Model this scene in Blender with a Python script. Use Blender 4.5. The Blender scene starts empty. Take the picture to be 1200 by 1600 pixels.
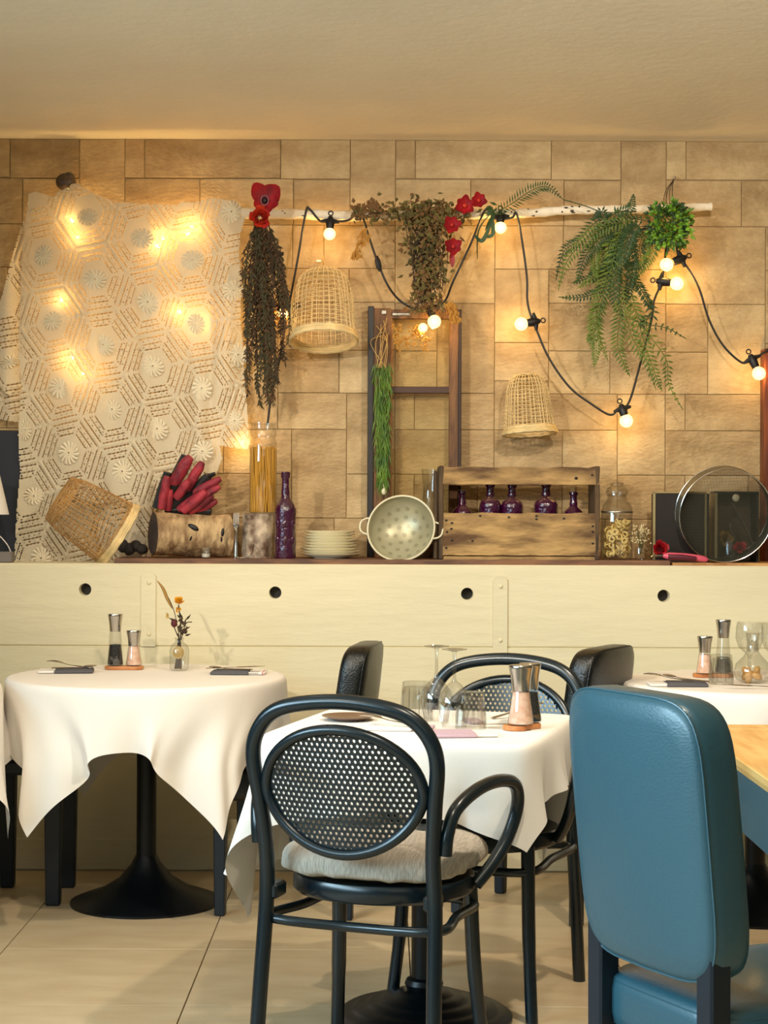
import bpy, math, random
from math import sin, cos, pi, sqrt, atan2, radians
from mathutils import Vector, Matrix, Euler
random.seed(7)
C = bpy.context.scene.collection
SC = bpy.context.scene

# ------------------------------------------------------------------ camera, world, lights, exposure
F = 2777.0; ROLL = 0.0040; CAMZ = 1.30
cam = bpy.data.cameras.new('camera'); cam_o = bpy.data.objects.new('camera', cam); C.objects.link(cam_o)
cam.sensor_width = 36; cam.sensor_fit = 'AUTO'; cam.lens = F / 1600 * 36; cam.clip_start = 0.05
cam_o.location = (0, 0, CAMZ); cam_o.rotation_euler = (pi / 2, -ROLL, 0)
SC.camera = cam_o
SC.view_settings.view_transform = 'Standard'; SC.view_settings.look = 'None'
SC.view_settings.gamma = 1.0; SC.view_settings.use_curve_mapping = False
SC.view_settings.exposure = 0.06
world = bpy.data.worlds.new('daylight'); SC.world = world; world.use_nodes = True
world.node_tree.nodes['Background'].inputs[0].default_value = (0.55, 0.75, 1.0, 1)
world.node_tree.nodes['Background'].inputs[1].default_value = 1.0
def lamp(name, kind, loc, target, power, col, size=0.1, size_y=None, angle=None, blend=0.6):
    l = bpy.data.lights.new(name, kind); o = bpy.data.objects.new(name, l); C.objects.link(o)
    o.location = loc; l.energy = power; l.color = col
    d = Vector(target) - Vector(loc); o.rotation_euler = d.to_track_quat('-Z', 'Y').to_euler()
    if kind == 'AREA':
        l.size = size
        if size_y: l.shape = 'RECTANGLE'; l.size_y = size_y
    else:
        l.shadow_soft_size = size
        if kind == 'SPOT': l.spot_size = angle; l.spot_blend = blend
    return o
WARM = (1.0, 0.865, 0.68)
# daylight coming in through the big window of the left wall
wl = lamp('window_daylight', 'AREA', (-3.28, 1.3, 1.9), (0.6, 1.3, 1.2), 170, (0.56, 0.84, 1.0), 4.4, 1.1); wl.data.spread = radians(130)
# recessed ceiling spots (the room's own lamps, above the frame)
lamp('ceiling_spot', 'SPOT', (-2.1, 1.7, 2.66), (0.8, 6.8, 1.2), 380, WARM, 0.05, angle=radians(48), blend=1)
lamp('ceiling_spot', 'SPOT', (-0.9, 4.5, 2.68), (-0.8, 5.6, 0.8), 62, WARM, 0.04, angle=radians(110))
lamp('ceiling_spot', 'SPOT', (0.9, 3.9, 2.68), (0.9, 5.6, 0.9), 120, WARM, 0.04, angle=radians(120))
lamp('ceiling_spot', 'SPOT', (0.2, 2.6, 2.68), (0.2, 4.3, 0.4), 70, WARM, 0.04, angle=radians(120))
# unseen ambient fill behind the camera, added to brighten the room
lamp('ambient_fill', 'AREA', (0.5, -0.8, 2.6), (0.3, 4.5, 1.6), 10, (1.0, .9, .76), 2.2, 1.6)

# ------------------------------------------------------------------ helpers
def P(px, py, d):
    a = px - 600.0; b = py - 800.0
    x = a * cos(ROLL) + b * sin(ROLL); y = -a * sin(ROLL) + b * cos(ROLL)
    return Vector((x * d / F, d, CAMZ - y * d / F))
def X(px, d): return (px - 600.0) * d / F
def lin(c):
    r = []
    for v in c:
        v /= 255.0
        r.append(v / 12.92 if v <= .04045 else ((v + .055) / 1.055) ** 2.4)
    return tuple(r)
def mat(name, rgb, rough=.5, metal=0, bump=0, bscale=60, var=0, vscale=8, rgb2=None, spec=None, coat=0,
        stretch=None, trans=0, wave=None, thin=None, emit=0, sss=0):
    m = bpy.data.materials.new(name); m.use_nodes = True; n = m.node_tree.nodes; L = m.node_tree.links
    b = n['Principled BSDF']; c = lin(rgb) if max(rgb) > 1 else rgb
    b.inputs['Base Color'].default_value = (*c, 1); b.inputs['Roughness'].default_value = rough
    b.inputs['Metallic'].default_value = metal
    if spec is not None: b.inputs['Specular IOR Level'].default_value = spec
    if coat: b.inputs['Coat Weight'].default_value = coat; b.inputs['Coat Roughness'].default_value = .12
    if trans: b.inputs['Transmission Weight'].default_value = trans
    if emit: b.inputs['Emission Color'].default_value = (*c, 1); b.inputs['Emission Strength'].default_value = emit
    if sss: b.inputs['Subsurface Weight'].default_value = sss
    tc = n.new('ShaderNodeTexCoord'); mp = n.new('ShaderNodeMapping'); L.new(tc.outputs['Object'], mp.inputs[0])
    if stretch: mp.inputs['Scale'].default_value = stretch
    if rgb2 is not None or var:
        c2 = (lin(rgb2) if max(rgb2) > 1 else rgb2) if rgb2 is not None else tuple(v * (1 - var) for v in c)
        nz = n.new('ShaderNodeTexNoise'); nz.inputs['Scale'].default_value = vscale; nz.inputs['Detail'].default_value = 6
        L.new(mp.outputs[0], nz.inputs['Vector'])
        rp = n.new('ShaderNodeValToRGB'); rp.color_ramp.elements[0].position = .36; rp.color_ramp.elements[1].position = .64
        rp.color_ramp.elements[0].color = (*c2, 1); rp.color_ramp.elements[1].color = (*c, 1)
        L.new(nz.outputs[0], rp.inputs[0]); L.new(rp.outputs[0], b.inputs['Base Color'])
    if bump:
        nb = n.new('ShaderNodeTexNoise'); nb.inputs['Scale'].default_value = bscale; nb.inputs['Detail'].default_value = 4
        L.new(mp.outputs[0], nb.inputs['Vector'])
        bp = n.new('ShaderNodeBump'); bp.inputs['Strength'].default_value = bump; bp.inputs['Distance'].default_value = .01
        L.new(nb.outputs[0], bp.inputs['Height']); L.new(bp.outputs[0], b.inputs['Normal'])
    return m
def thin_glass(name, tint=(.97, .98, .96), edge=(.45, .45, .42), refl=.6):
    """thin walled clear glass: light goes straight through, more reflection and tint where it is seen edge on"""
    m = bpy.data.materials.new(name); m.use_nodes = True; n = m.node_tree.nodes; L = m.node_tree.links
    n.remove(n['Principled BSDF']); out = n['Material Output']
    lw = n.new('ShaderNodeLayerWeight'); lw.inputs[0].default_value = .25
    mx = n.new('ShaderNodeMix'); mx.data_type = 'RGBA'; mx.inputs[6].default_value = (*tint, 1); mx.inputs[7].default_value = (*edge, 1)
    L.new(lw.outputs['Facing'], mx.inputs[0])
    tr = n.new('ShaderNodeBsdfTransparent'); L.new(mx.outputs[2], tr.inputs[0])
    gl = n.new('ShaderNodeBsdfGlossy'); gl.inputs['Roughness'].default_value = .03
    pw = n.new('ShaderNodeMath'); pw.operation = 'POWER'; pw.inputs[1].default_value = 4; L.new(lw.outputs['Facing'], pw.inputs[0])
    mm = n.new('ShaderNodeMath'); mm.operation = 'MULTIPLY_ADD'; mm.inputs[1].default_value = refl * .7; mm.inputs[2].default_value = refl * .10; L.new(pw.outputs[0], mm.inputs[0])
    ms = n.new('ShaderNodeMixShader'); L.new(mm.outputs[0], ms.inputs[0]); L.new(tr.outputs[0], ms.inputs[1]); L.new(gl.outputs[0], ms.inputs[2])
    L.new(ms.outputs[0], out.inputs[0]); return m

class MB:
    def __init__(s): s.v = []; s.f = []
    def add(s, vs, fs):
        k = len(s.v); s.v += [tuple(q) for q in vs]; s.f += [tuple(i + k for i in f) for f in fs]; return s
    def box(s, c, size, rot=None, bev=0, taper=1.0):
        hx, hy, hz = size[0] / 2, size[1] / 2, size[2] / 2
        b = min(bev, hx * .9, hy * .9, hz * .9)
        if b <= 0:
            vs = [Vector((sx * hx * (taper if sz < 0 else 1), sy * hy * (taper if sz < 0 else 1), sz * hz)) for sz in (-1, 1) for sx, sy in ((-1, -1), (1, -1), (1, 1), (-1, 1))]
            fs = [(3, 2, 1, 0), (4, 5, 6, 7)] + [(i, (i + 1) % 4, (i + 1) % 4 + 4, i + 4) for i in range(4)]
        else:
            vs = []
            for z, ins in ((-hz, b), (-hz + b, 0), (hz - b, 0), (hz, b)):
                t = taper if z < 0 else 1
                for (cx, cy) in ((1, 1), (-1, 1), (-1, -1), (1, -1)):
                    x1, y1 = hx - ins, hy - ins
                    bb = b * (1 if ins == 0 else .5)
                    p = [(cx * x1, cy * (y1 - bb)), (cx * (x1 - bb), cy * y1)]
                    if cx * cy < 0: p.reverse()
                    vs += [Vector((q[0] * t, q[1] * t, z)) for q in p]
            fs = [tuple(range(7, -1, -1)), tuple(range(24, 32))]
            for r in range(3):
                for i in range(8): fs.append((r * 8 + i, r * 8 + (i + 1) % 8, r * 8 + 8 + (i + 1) % 8, r * 8 + 8 + i))
        M = Euler(rot).to_matrix() if rot is not None and not isinstance(rot, Matrix) else rot
        c = Vector(c)
        return s.add([(M @ v if M else v) + c for v in vs], fs)
    def tube(s, pts, r, n=8, closed=False, flat=1.0):
        pts = [Vector(p) for p in pts]; m = len(pts)
        rr = r if isinstance(r, (list, tuple)) else [r] * m
        up = None; rings = []
        for i in range(m):
            if closed: t = pts[(i + 1) % m] - pts[i - 1]
            else: t = pts[min(i + 1, m - 1)] - pts[max(i - 1, 0)]
            if t.length < 1e-9: t = Vector((0, 0, 1))
            t.normalize()
            if up is None:
                up = Vector((0, 0, 1)) if abs(t.z) < .9 else Vector((0, 1, 0))
            a = up - t * up.dot(t)
            if a.length < 1e-6: a = t.orthogonal()
            a.normalize(); up = a; b = t.cross(a)
            rings.append([pts[i] + (a * cos(2 * pi * j / n) * flat + b * sin(2 * pi * j / n)) * rr[i] for j in range(n)])
        vs = [q for g in rings for q in g]; fs = []
        for i in range(m if closed else m - 1):
            i2 = (i + 1) % m
            for j in range(n): fs.append((i * n + j, i * n + (j + 1) % n, i2 * n + (j + 1) % n, i2 * n + j))
        if not closed: fs += [tuple(range(n - 1, -1, -1)), tuple((m - 1) * n + j for j in range(n))]
        return s.add(vs, fs)
    def lathe(s, prof, n=24, c=(0, 0, 0), M=None, wob=None):
        vs = []; c = Vector(c)
        for k, (r, z) in enumerate(prof):
            for j in range(n):
                a = 2 * pi * j / n; q = r * (wob(a, z) if wob else 1)
                v = Vector((q * cos(a), q * sin(a), z)); vs.append((M @ v if M else v) + c)
        fs = [(k * n + j, k * n + (j + 1) % n, (k + 1) * n + (j + 1) % n, (k + 1) * n + j) for k in range(len(prof) - 1) for j in range(n)]
        return s.add(vs, fs)
    def ball(s, c, r, n=12, m=8, M=None):
        if not hasattr(r, '__len__'): r = (r, r, r)
        vs = []; c = Vector(c)
        for i in range(m + 1):
            t = pi * i / m
            for j in range(n):
                a = 2 * pi * j / n; v = Vector((r[0] * sin(t) * cos(a), r[1] * sin(t) * sin(a), r[2] * cos(t)))
                vs.append((M @ v if M else v) + c)
        fs = [(i * n + j, (i + 1) * n + j, (i + 1) * n + (j + 1) % n, i * n + (j + 1) % n) for i in range(m) for j in range(n)]
        return s.add(vs, fs)
    def leaf(s, p, d, nrm, L, w, bend=.15):
        d = d.normalized(); side = d.cross(nrm)
        if side.length < 1e-5: side = d.orthogonal()
        side.normalize(); nn = side.cross(d)
        a = p + d * L * .45 + side * w - nn * 0; b = p + d * L * .45 - side * w
        mid = p + d * L * .5 + nn * w * .35; t = p + d * L - nn * L * bend
        return s.add([p, a, t, b, mid], [(0, 1, 4), (1, 2, 4), (2, 3, 4), (3, 0, 4)])
def obj(name, mb, m, parent=None, smooth=True, world=False, ang=40, clean=False, kind=None):
    me = bpy.data.meshes.new(name); me.from_pydata(mb.v, [], mb.f); me.materials.append(m)
    if clean:
        import bmesh
        bm = bmesh.new(); bm.from_mesh(me); bmesh.ops.remove_doubles(bm, verts=bm.verts, dist=1e-5)
        bmesh.ops.recalc_face_normals(bm, faces=bm.faces); bm.to_mesh(me); bm.free()
    if smooth:
        me.shade_smooth()
        try: me.set_sharp_from_angle(angle=radians(ang))
        except Exception: pass
    o = bpy.data.objects.new(name, me); C.objects.link(o)
    if parent is not None:
        o.parent = parent
        if world:
            r = parent
            off = Vector(r.location)
            if r.parent is not None: off = Vector(r.location) + Vector(r.parent.location)
            o.location = -off
    if kind: o['kind'] = kind
    return o
def thing(name, label, cat, loc=(0, 0, 0), rz=0, group=None):
    o = bpy.data.objects.new(name, None); C.objects.link(o); o.empty_display_size = .05
    o.location = loc; o.rotation_euler = (0, 0, rz); o['label'] = label; o['category'] = cat
    if group: o['group'] = group
    return o
def tag(o, label, cat, group=None, kind=None):
    o['label'] = label; o['category'] = cat
    if group: o['group'] = group
    if kind: o['kind'] = kind
    return o
def struct(name, mb, m, smooth=False):
    o = obj(name, mb, m, smooth=smooth); o['kind'] = 'structure'; return o
def dup(root, loc, rz, label, group=None):
    r = root.copy(); C.objects.link(r); r.location = loc; r.rotation_euler = (0, 0, rz); r['label'] = label
    if group: r['group'] = group
    for ch in list(root.children):
        c = ch.copy(); C.objects.link(c); c.parent = r
        for g in list(ch.children):
            d = g.copy(); C.objects.link(d); d.parent = c
    return r
def spline(pts, k=6, closed=False):
    pts = [Vector(p) for p in pts]; n = len(pts); out = []
    for i in range(n if closed else n - 1):
        if closed: a, b, c, d = pts[i - 1], pts[i], pts[(i + 1) % n], pts[(i + 2) % n]
        else: a, b, c, d = pts[max(i - 1, 0)], pts[i], pts[i + 1], pts[min(i + 2, n - 1)]
        for j in range(k):
            t = j / k
            out.append(.5 * ((2 * b) + (c - a) * t + (2 * a - 5 * b + 4 * c - d) * t * t + (3 * b - a - 3 * c + d) * t ** 3))
    if not closed: out.append(pts[-1])
    return out
U = random.uniform

# ------------------------------------------------------------------ materials
M_ceil = mat('ceiling_plaster', (244, 234, 214), .85, bump=.15, bscale=25, var=.06, vscale=2)
M_cream = mat('cream_painted_wood', (226, 216, 182), .55, bump=.35, bscale=18, var=.07, vscale=3, stretch=(.35, 1, 1.6))
M_joint = mat('tile_joint', (150, 126, 92), .9)
def tile_mat(name, a, b, k):
    m = mat(name, a, .62, bump=.5, bscale=60, rgb2=b, vscale=5 + k, stretch=(.7, 1, 1.3)); n = m.node_tree.nodes
    for q in n:
        if q.type == 'TEX_NOISE' and q.inputs['Scale'].default_value < 20: q.inputs['Detail'].default_value = 12; q.inputs['Roughness'].default_value = .68
    return m
M_tiles = [tile_mat('stone_tile', (198, 171, 127), (158, 129, 87), 0), tile_mat('stone_tile', (190, 163, 119), (148, 120, 79), 2),
           tile_mat('stone_tile', (204, 179, 135), (164, 136, 93), 1)]
M_floor = mat('floor_tile', (208, 186, 150), .38, bump=.06, bscale=30, rgb2=(196, 171, 134), vscale=3.5, stretch=(1, 3, 1))
M_grout = mat('floor_joint', (70, 55, 42), .9)
M_wall = mat('side_wall_paint', (128, 112, 92), .8)
M_dark = mat('dark_navy', (30, 34, 46), .5)
M_cloth = mat('white_linen', (244, 238, 230), .75, bump=.06, bscale=400)
M_black = mat('black_plastic', (12, 27, 34), .27, spec=.6)  # black, with the teal of window reflections mixed into its base colour
M_metalb = mat('black_metal', (8, 14, 20), .38, metal=.3)
M_leather = mat('daylight_tinted_leather', (42, 84, 98), .40, bump=.09, bscale=150, spec=.7, coat=.12, stretch=(1, 1, 2))  # black leather; the blue daylight sheen is put into its base colour
M_leatherb = mat('black_leather', (7, 12, 13), .33, bump=.2, bscale=150)
M_dwood = mat('dark_chair_wood', (14, 26, 38), .45)
M_steel = mat('brushed_steel', (190, 184, 176), .22, metal=1)
M_dsteel = mat('dull_steel', (150, 145, 135), .4, metal=1)
M_glass = thin_glass('clear_glass', (.97, .97, .955), (.66, .66, .62), 1.35)
M_glassw = thin_glass('old_window_glass', (.93, .92, .86), (.8, .78, .7), .12)
M_wood = mat('tray_wood', (205, 140, 84), .5, rgb2=(180, 112, 62), vscale=10, stretch=(1, 6, 1))
M_tabwood = mat('table_wood', (240, 194, 122), .35, rgb2=(222, 166, 92), vscale=6, stretch=(8, 1, 1))
M_board = mat('shelf_board_wood', (134, 92, 62), .6, rgb2=(84, 54, 38), vscale=6, stretch=(1, 4, 6), bump=.3)
M_oldwood = mat('weathered_wood', (184, 148, 94), .75, rgb2=(92, 64, 36), vscale=9, stretch=(.7, 3, 2.4), bump=.7, bscale=30)
M_oldend = mat('weathered_wood_end', (96, 74, 48), .8, rgb2=(64, 48, 32), vscale=12, stretch=(2, 2, .6), bump=.6)
M_frame = mat('old_window_wood', (128, 88, 52), .6, rgb2=(76, 50, 30), vscale=9, stretch=(4, 4, .6), bump=.5)
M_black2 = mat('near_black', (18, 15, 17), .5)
M_birch = mat('birch_bark', (206, 176, 132), .75, rgb2=(132, 102, 70), vscale=10, stretch=(3, 1.3, 1.3), bump=.8, bscale=30)
M_birchw = mat('white_birch_bark', (255, 246, 228), .7, rgb2=(236, 218, 188), vscale=6, stretch=(1.2, 1, 1), bump=.7, bscale=26)
M_logend = mat('sawn_log_end', (78, 62, 52), .85, rgb2=(50, 40, 36), vscale=10, bump=.5)
M_wick = mat('wicker', (196, 150, 88), .6, var=.35, vscale=14)
M_wickd = mat('dark_wicker', (150, 104, 62), .65, var=.4, vscale=14)
M_wickl = mat('pale_wicker', (238, 210, 152), .6, var=.25, vscale=14)
M_croc = mat('crochet_cotton', (232, 219, 190), .85, bump=.35, bscale=260, var=.05, vscale=6)
_n = M_croc.node_tree.nodes; _L = M_croc.node_tree.links
_t = _n.new('ShaderNodeBsdfTranslucent'); _t.inputs[0].default_value = (.75, .66, .5, 1); _m = _n.new('ShaderNodeMixShader'); _m.inputs[0].default_value = .22
_L.new(_n['Principled BSDF'].outputs[0], _m.inputs[1]); _L.new(_t.outputs[0], _m.inputs[2]); _L.new(_m.outputs[0], _n['Material Output'].inputs[0])
M_ros = mat('rosette_cotton', (236, 225, 200), .85)
M_purple = mat('purple_glass', (58, 7, 44), .07, spec=.8, coat=.5, bump=.55, bscale=48)
M_plate = mat('plate_glaze', (236, 228, 198), .25)
M_cola = mat('green_enamel', (182, 178, 150), .34, metal=.3, rgb2=(166, 160, 130), vscale=5)
M_colad = mat('colander_perforations', (96, 88, 62), .6)
M_enam = mat('enamel_rim', (216, 208, 178), .3)
M_pasta = mat('spaghetti', (212, 156, 32), .45)
M_ring = mat('ring_pasta', (232, 204, 130), .6)
M_red = mat('red_petal', (172, 14, 26), .55, rgb2=(122, 8, 22), vscale=20)
M_redor = mat('orange_red_petal', (206, 58, 26), .55, rgb2=(170, 24, 24), vscale=20)
M_stick = mat('red_dyed_wood', (176, 52, 66), .65, rgb2=(104, 24, 40), vscale=16, stretch=(1, 1, 1), bump=.3)
M_fern = mat('fern_green', (108, 124, 42), .55, rgb2=(68, 92, 30), vscale=9)
M_fernd = mat('dark_fern_green', (56, 84, 36), .55, rgb2=(34, 56, 28), vscale=9)
M_bright = mat('bright_leaf_green', (128, 176, 40), .5, rgb2=(46, 92, 22), vscale=22)
M_grass = mat('grass_green', (104, 140, 42), .6, rgb2=(60, 96, 30), vscale=20)
M_moss = mat('dried_moss', (112, 98, 48), .8, rgb2=(72, 66, 32), vscale=14)
M_dry = mat('dried_twig_brown', (74, 54, 34), .8, rgb2=(50, 38, 24), vscale=14)
M_drygold = mat('dried_leaf_gold', (176, 124, 44), .7)
M_straw = mat('straw_stem', (186, 156, 96), .7)
M_cable = mat('black_cable', (14, 12, 14), .5)
M_yel = mat('yellow_petal', (224, 160, 20), .6)
M_cush = mat('taupe_seersucker', (200, 188, 172), .85, rgb2=(168, 156, 142), vscale=60, stretch=(6, .6, 1), bump=.4, bscale=120)
M_nap = mat('grey_napkin', (88, 86, 90), .85)
M_napm = mat('mauve_napkin', (190, 162, 174), .85)
M_paper = mat('white_paper', (236, 230, 222), .7)
M_ink = mat('dark_print', (110, 104, 100), .7)
M_redink = mat('red_print', (190, 60, 70), .7)
M_salt = mat('pink_salt', (248, 214, 192), .7, rgb2=(234, 182, 154), vscale=60)
M_pep = mat('peppercorns', (18, 18, 20), .45, bump=.6, bscale=200)
M_cork = mat('cork', (196, 160, 112), .8)
M_bulb = bpy.data.materials.new('lit_bulb'); M_bulb.use_nodes = True
_n = M_bulb.node_tree.nodes; _L = M_bulb.node_tree.links; _n.remove(_n['Principled BSDF'])      # frosted globe: half see-through, softly glowing
_e = _n.new('ShaderNodeEmission'); _e.inputs[0].default_value = (1, .68, .24, 1); _e.inputs[1].default_value = 4.5
_t = _n.new('ShaderNodeBsdfTransparent'); _t.inputs[0].default_value = (1, .9, .7, 1); _m = _n.new('ShaderNodeMixShader'); _m.inputs[0].default_value = .5
_L.new(_t.outputs[0], _m.inputs[1]); _L.new(_e.outputs[0], _m.inputs[2]); _L.new(_m.outputs[0], _n['Material Output'].inputs[0])
M_core = bpy.data.materials.new('hot_filament'); M_core.use_nodes = True
_b = M_core.node_tree.nodes['Principled BSDF']; _b.inputs['Emission Color'].default_value = (1, .64, .22, 1); _b.inputs['Emission Strength'].default_value = 480
M_fairy = bpy.data.materials.new('lit_fairy_bulb'); M_fairy.use_nodes = True
_b = M_fairy.node_tree.nodes['Principled BSDF']; _b.inputs['Emission Color'].default_value = (1, .62, .2, 1); _b.inputs['Emission Strength'].default_value = 320

# ------------------------------------------------------------------ the room
DL = 6.43; DW = 6.78; ZL = 1.110; ZB = 1.128; CEIL = 2.722
XL, XR, YB = -3.3, 3.6, -2.6
mb = MB(); mb.box((.15, 2.1, -.06), (7.0, 9.6, .10)); floor = struct('floor', mb, M_grout)
# floor tiles: 60 cm, laid out where the photograph shows their joints
fy = [5.275 + .6 * k for k in range(-14, 4)]
tm = {}
for i in range(-5, 7):
    for j in range(len(fy)):
        x0, x1 = -.52 + .6 * i, .08 + .6 * i; y0, y1 = fy[j], fy[j] + .6
        x0 = max(x0, XL); x1 = min(x1, XR); y0 = max(y0, YB); y1 = min(y1, DL - .001)
        if x1 - x0 < .05 or y1 - y0 < .02: continue
        k = (round(x1 - x0, 3), round(y1 - y0, 3))
        if k not in tm:
            b = MB(); b.box((0, 0, -.0055), (k[0] - .0035, k[1] - .0035, .011), bev=.0008)
            o = obj('floor_tile', b, M_floor, floor, smooth=False); tm[k] = o
        else:
            o = tm[k].copy(); C.objects.link(o); o.parent = floor
        o.location = ((x0 + x1) / 2, (y0 + y1) / 2, 0)
mb = MB(); mb.box((.15, 2.1, CEIL + .05), (7.0, 9.6, .10)); struct('ceiling', mb, M_ceil)
# stone-look wall above the ledge: each joint rectangle is a tile of its own
mb = MB(); mb.box((.15, DW + .1, (CEIL + 1.0) / 2), (7.0, .16, CEIL - 1.0)); wall = struct('wall_back', mb, M_joint)
cell = [(0, 31, 219, 278), (31, 244, 219, 278), (244, 353, 219, 279), (353, 424, 219, 351), (0, 118, 279, 351), (118, 264, 279, 351),
        (264, 353, 280, 351), (0, 156, 351, 473), (156, 263, 351, 419), (263, 312, 351, 419), (312, 424, 351, 419), (156, 241, 419, 534),
        (241, 352, 419, 472), (352, 424, 419, 472), (0, 66, 473, 548), (66, 156, 473, 614), (0, 66, 548, 614), (156, 241, 534, 594),
        (241, 424, 472, 547), (241, 337, 547, 614), (337, 424, 547, 614), (156, 241, 594, 671), (0, 31, 614, 671), (31, 156, 614, 671),
        (241, 349, 614, 671), (349, 424, 614, 741), (0, 156, 671, 741), (156, 263, 671, 741), (263, 349, 671, 810), (0, 31, 741, 810),
        (31, 130, 741, 810), (130, 263, 741, 810), (349, 424, 741, 810), (0, 180, 810, 884), (180, 330, 810, 884), (330, 424, 810, 884)]
S = F / DW
for k in range(-2, 5):
    for ci, (u0, u1, y0, y1) in enumerate(cell):
        x0 = (192 + 424 * k + u0 - 600) / S; x1 = (192 + 424 * k + u1 - 600) / S
        x0 = max(x0, XL); x1 = min(x1, XR)
        if x1 - x0 < .03: continue
        z1 = CAMZ - (y0 - 800) / S; z0 = CAMZ - (y1 - 800) / S
        if y0 <= 220: z1 = CEIL
        pr = U(.004, .007); b = MB(); hx = (x1 - x0) / 2 - .0010; hz = (z1 - z0) / 2 - .0010; t = .0025
        b.add([(-hx, .03, -hz), (hx, .03, -hz), (hx, .03, hz), (-hx, .03, hz), (-hx, 0, -hz), (hx, 0, -hz), (hx, 0, hz), (-hx, 0, hz),
               (-hx + t, -t * .6, -hz + t), (hx - t, -t * .6, -hz + t), (hx - t, -t * .6, hz - t), (-hx + t, -t * .6, hz - t)],
              [(0, 1, 5, 4), (1, 2, 6, 5), (2, 3, 7, 6), (3, 0, 4, 7), (4, 5, 9, 8), (5, 6, 10, 9), (6, 7, 11, 10), (7, 4, 8, 11), (8, 9, 10, 11)])
        o = obj('wall_tile', b, M_tiles[(ci * 7 + k) % 3], wall, smooth=False); o.location = ((x0 + x1) / 2, DW + .02 - pr, (z0 + z1) / 2)
# cream painted low wall with its round holes (cylindrical recesses) and horizontal board joint
holes = [(133, 921), (430, 926), (730, 928), (1037, 931), (-165, 917), (1335, 935)]
def low_wall():
    b = MB(); zj = CAMZ - (1011 - 800) / 431.9
    hs = sorted([(P(x, y, DL).x, P(x, y, DL).z) for x, y in holes]); R = .0225; h = .06
    zc = sum(z for _, z in hs) / len(hs)
    zt = ZL; xs = [XL]
    for x, z in hs: xs += [x - h, x + h]
    xs.append(XR)
    for i in range(0, len(xs), 2): b.add([(xs[i], DL, zj + .004), (xs[i + 1], DL, zj + .004), (xs[i + 1], DL, zt - .006), (xs[i], DL, zt - .006)], [(0, 1, 2, 3)])
    for x, z in hs:
        n = 24; vs = []; 
        for j in range(n):
            a = 2 * pi * j / n + pi / 4; ca, sa = cos(a), sin(a); m = max(abs(ca), abs(sa))
            zz = z + h * sa / m
            if sa / m > .999: zz = zt - .006
            elif sa / m < -.999: zz = zj + .004
            else: zz = z + (zt - .006 - z) * (sa / m) if sa > 0 else z + (z - zj - .004) * (sa / m)
            vs.append((x + h * ca / m, DL, zz))
        vs += [(x + R * cos(2 * pi * j / n + pi / 4), DL, z + R * sin(2 * pi * j / n + pi / 4)) for j in range(n)]
        vs += [(x + R * .95 * cos(2 * pi * j / n + pi / 4), DL + .05, z + R * .95 * sin(2 * pi * j / n + pi / 4)) for j in range(n)]
        fs = [(j, (j + 1) % n, n + (j + 1) % n, n + j) for j in range(n)] + [(n + j, n + (j + 1) % n, 2 * n + (j + 1) % n, 2 * n + j) for j in range(n)]
        b.add(vs, fs)
    # top bevel, top, joint groove and lower board
    def strip(y0, z0, y1, z1): b.add([(XL, y0, z0), (XR, y0, z0), (XR, y1, z1), (XL, y1, z1)], [(0, 1, 2, 3)])
    strip(DL, zt - .006, DL + .006, zt); strip(DL + .006, zt, DW + .1, zt)
    strip(DL + .006, zj, DL, zj + .004); strip(DL - .001, zj - .003, DL + .006, zj)
    strip(DL - .001, .13, DL - .001, zj - .003); strip(DL - .001, .0, DL - .001, .13)
    strip(DW + .1, -.1, DW + .1, zt)
    return b
lw = struct('wall_low', low_wall(), M_cream)
b = MB()
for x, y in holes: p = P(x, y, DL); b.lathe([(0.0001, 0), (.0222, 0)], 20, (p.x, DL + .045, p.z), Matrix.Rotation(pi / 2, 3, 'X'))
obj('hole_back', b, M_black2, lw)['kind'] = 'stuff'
b = MB(); b.box((.15, DL - .006, .06), (6.9, .011, .11), bev=.002); struct('baseboard_back', b, M_cream)
# painted flat iron straps with bolts
def strap(px, y0, y1, label):
    t = thing('metal_strap', label, 'strap', P(px, y1, DL - .001))
    b = MB(); w = .0265; z0 = 0; z1 = P(px, y0, DL).z - P(px, y1, DL).z
    pts = [(-w, 0)]
    prof = [(-w, .0), (-w, z1 - w * .6)] + [(w * -cos(a), z1 - w + w * sin(a)) for a in [pi * k / 10 for k in range(1, 10)]] + [(w, z1 - w * .6), (w, 0.0)]
    n = len(prof); b.add([(x, 0, z) for x, z in prof] + [(x, -.006, z) for x, z in prof], [tuple(range(n, 2 * n))] + [(i, (i + 1) % n, n + (i + 1) % n, n + i) for i in range(n)])
    obj('plate', b, M_cream, t, smooth=False)
    for zz in (.045, z1 - .04):
        b = MB(); b.ball((0, 0, 0), (.008, .005, .008), 10, 6); o = obj('bolt', b, M_cream, t); o.location = (.002, -.0065, zz)
strap(232, 893, 1010, 'cream painted iron strap on the low wall above the flower vase')
strap(781, 899, 1020, 'cream painted iron strap on the low wall behind the two upturned wine glasses')
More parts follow.
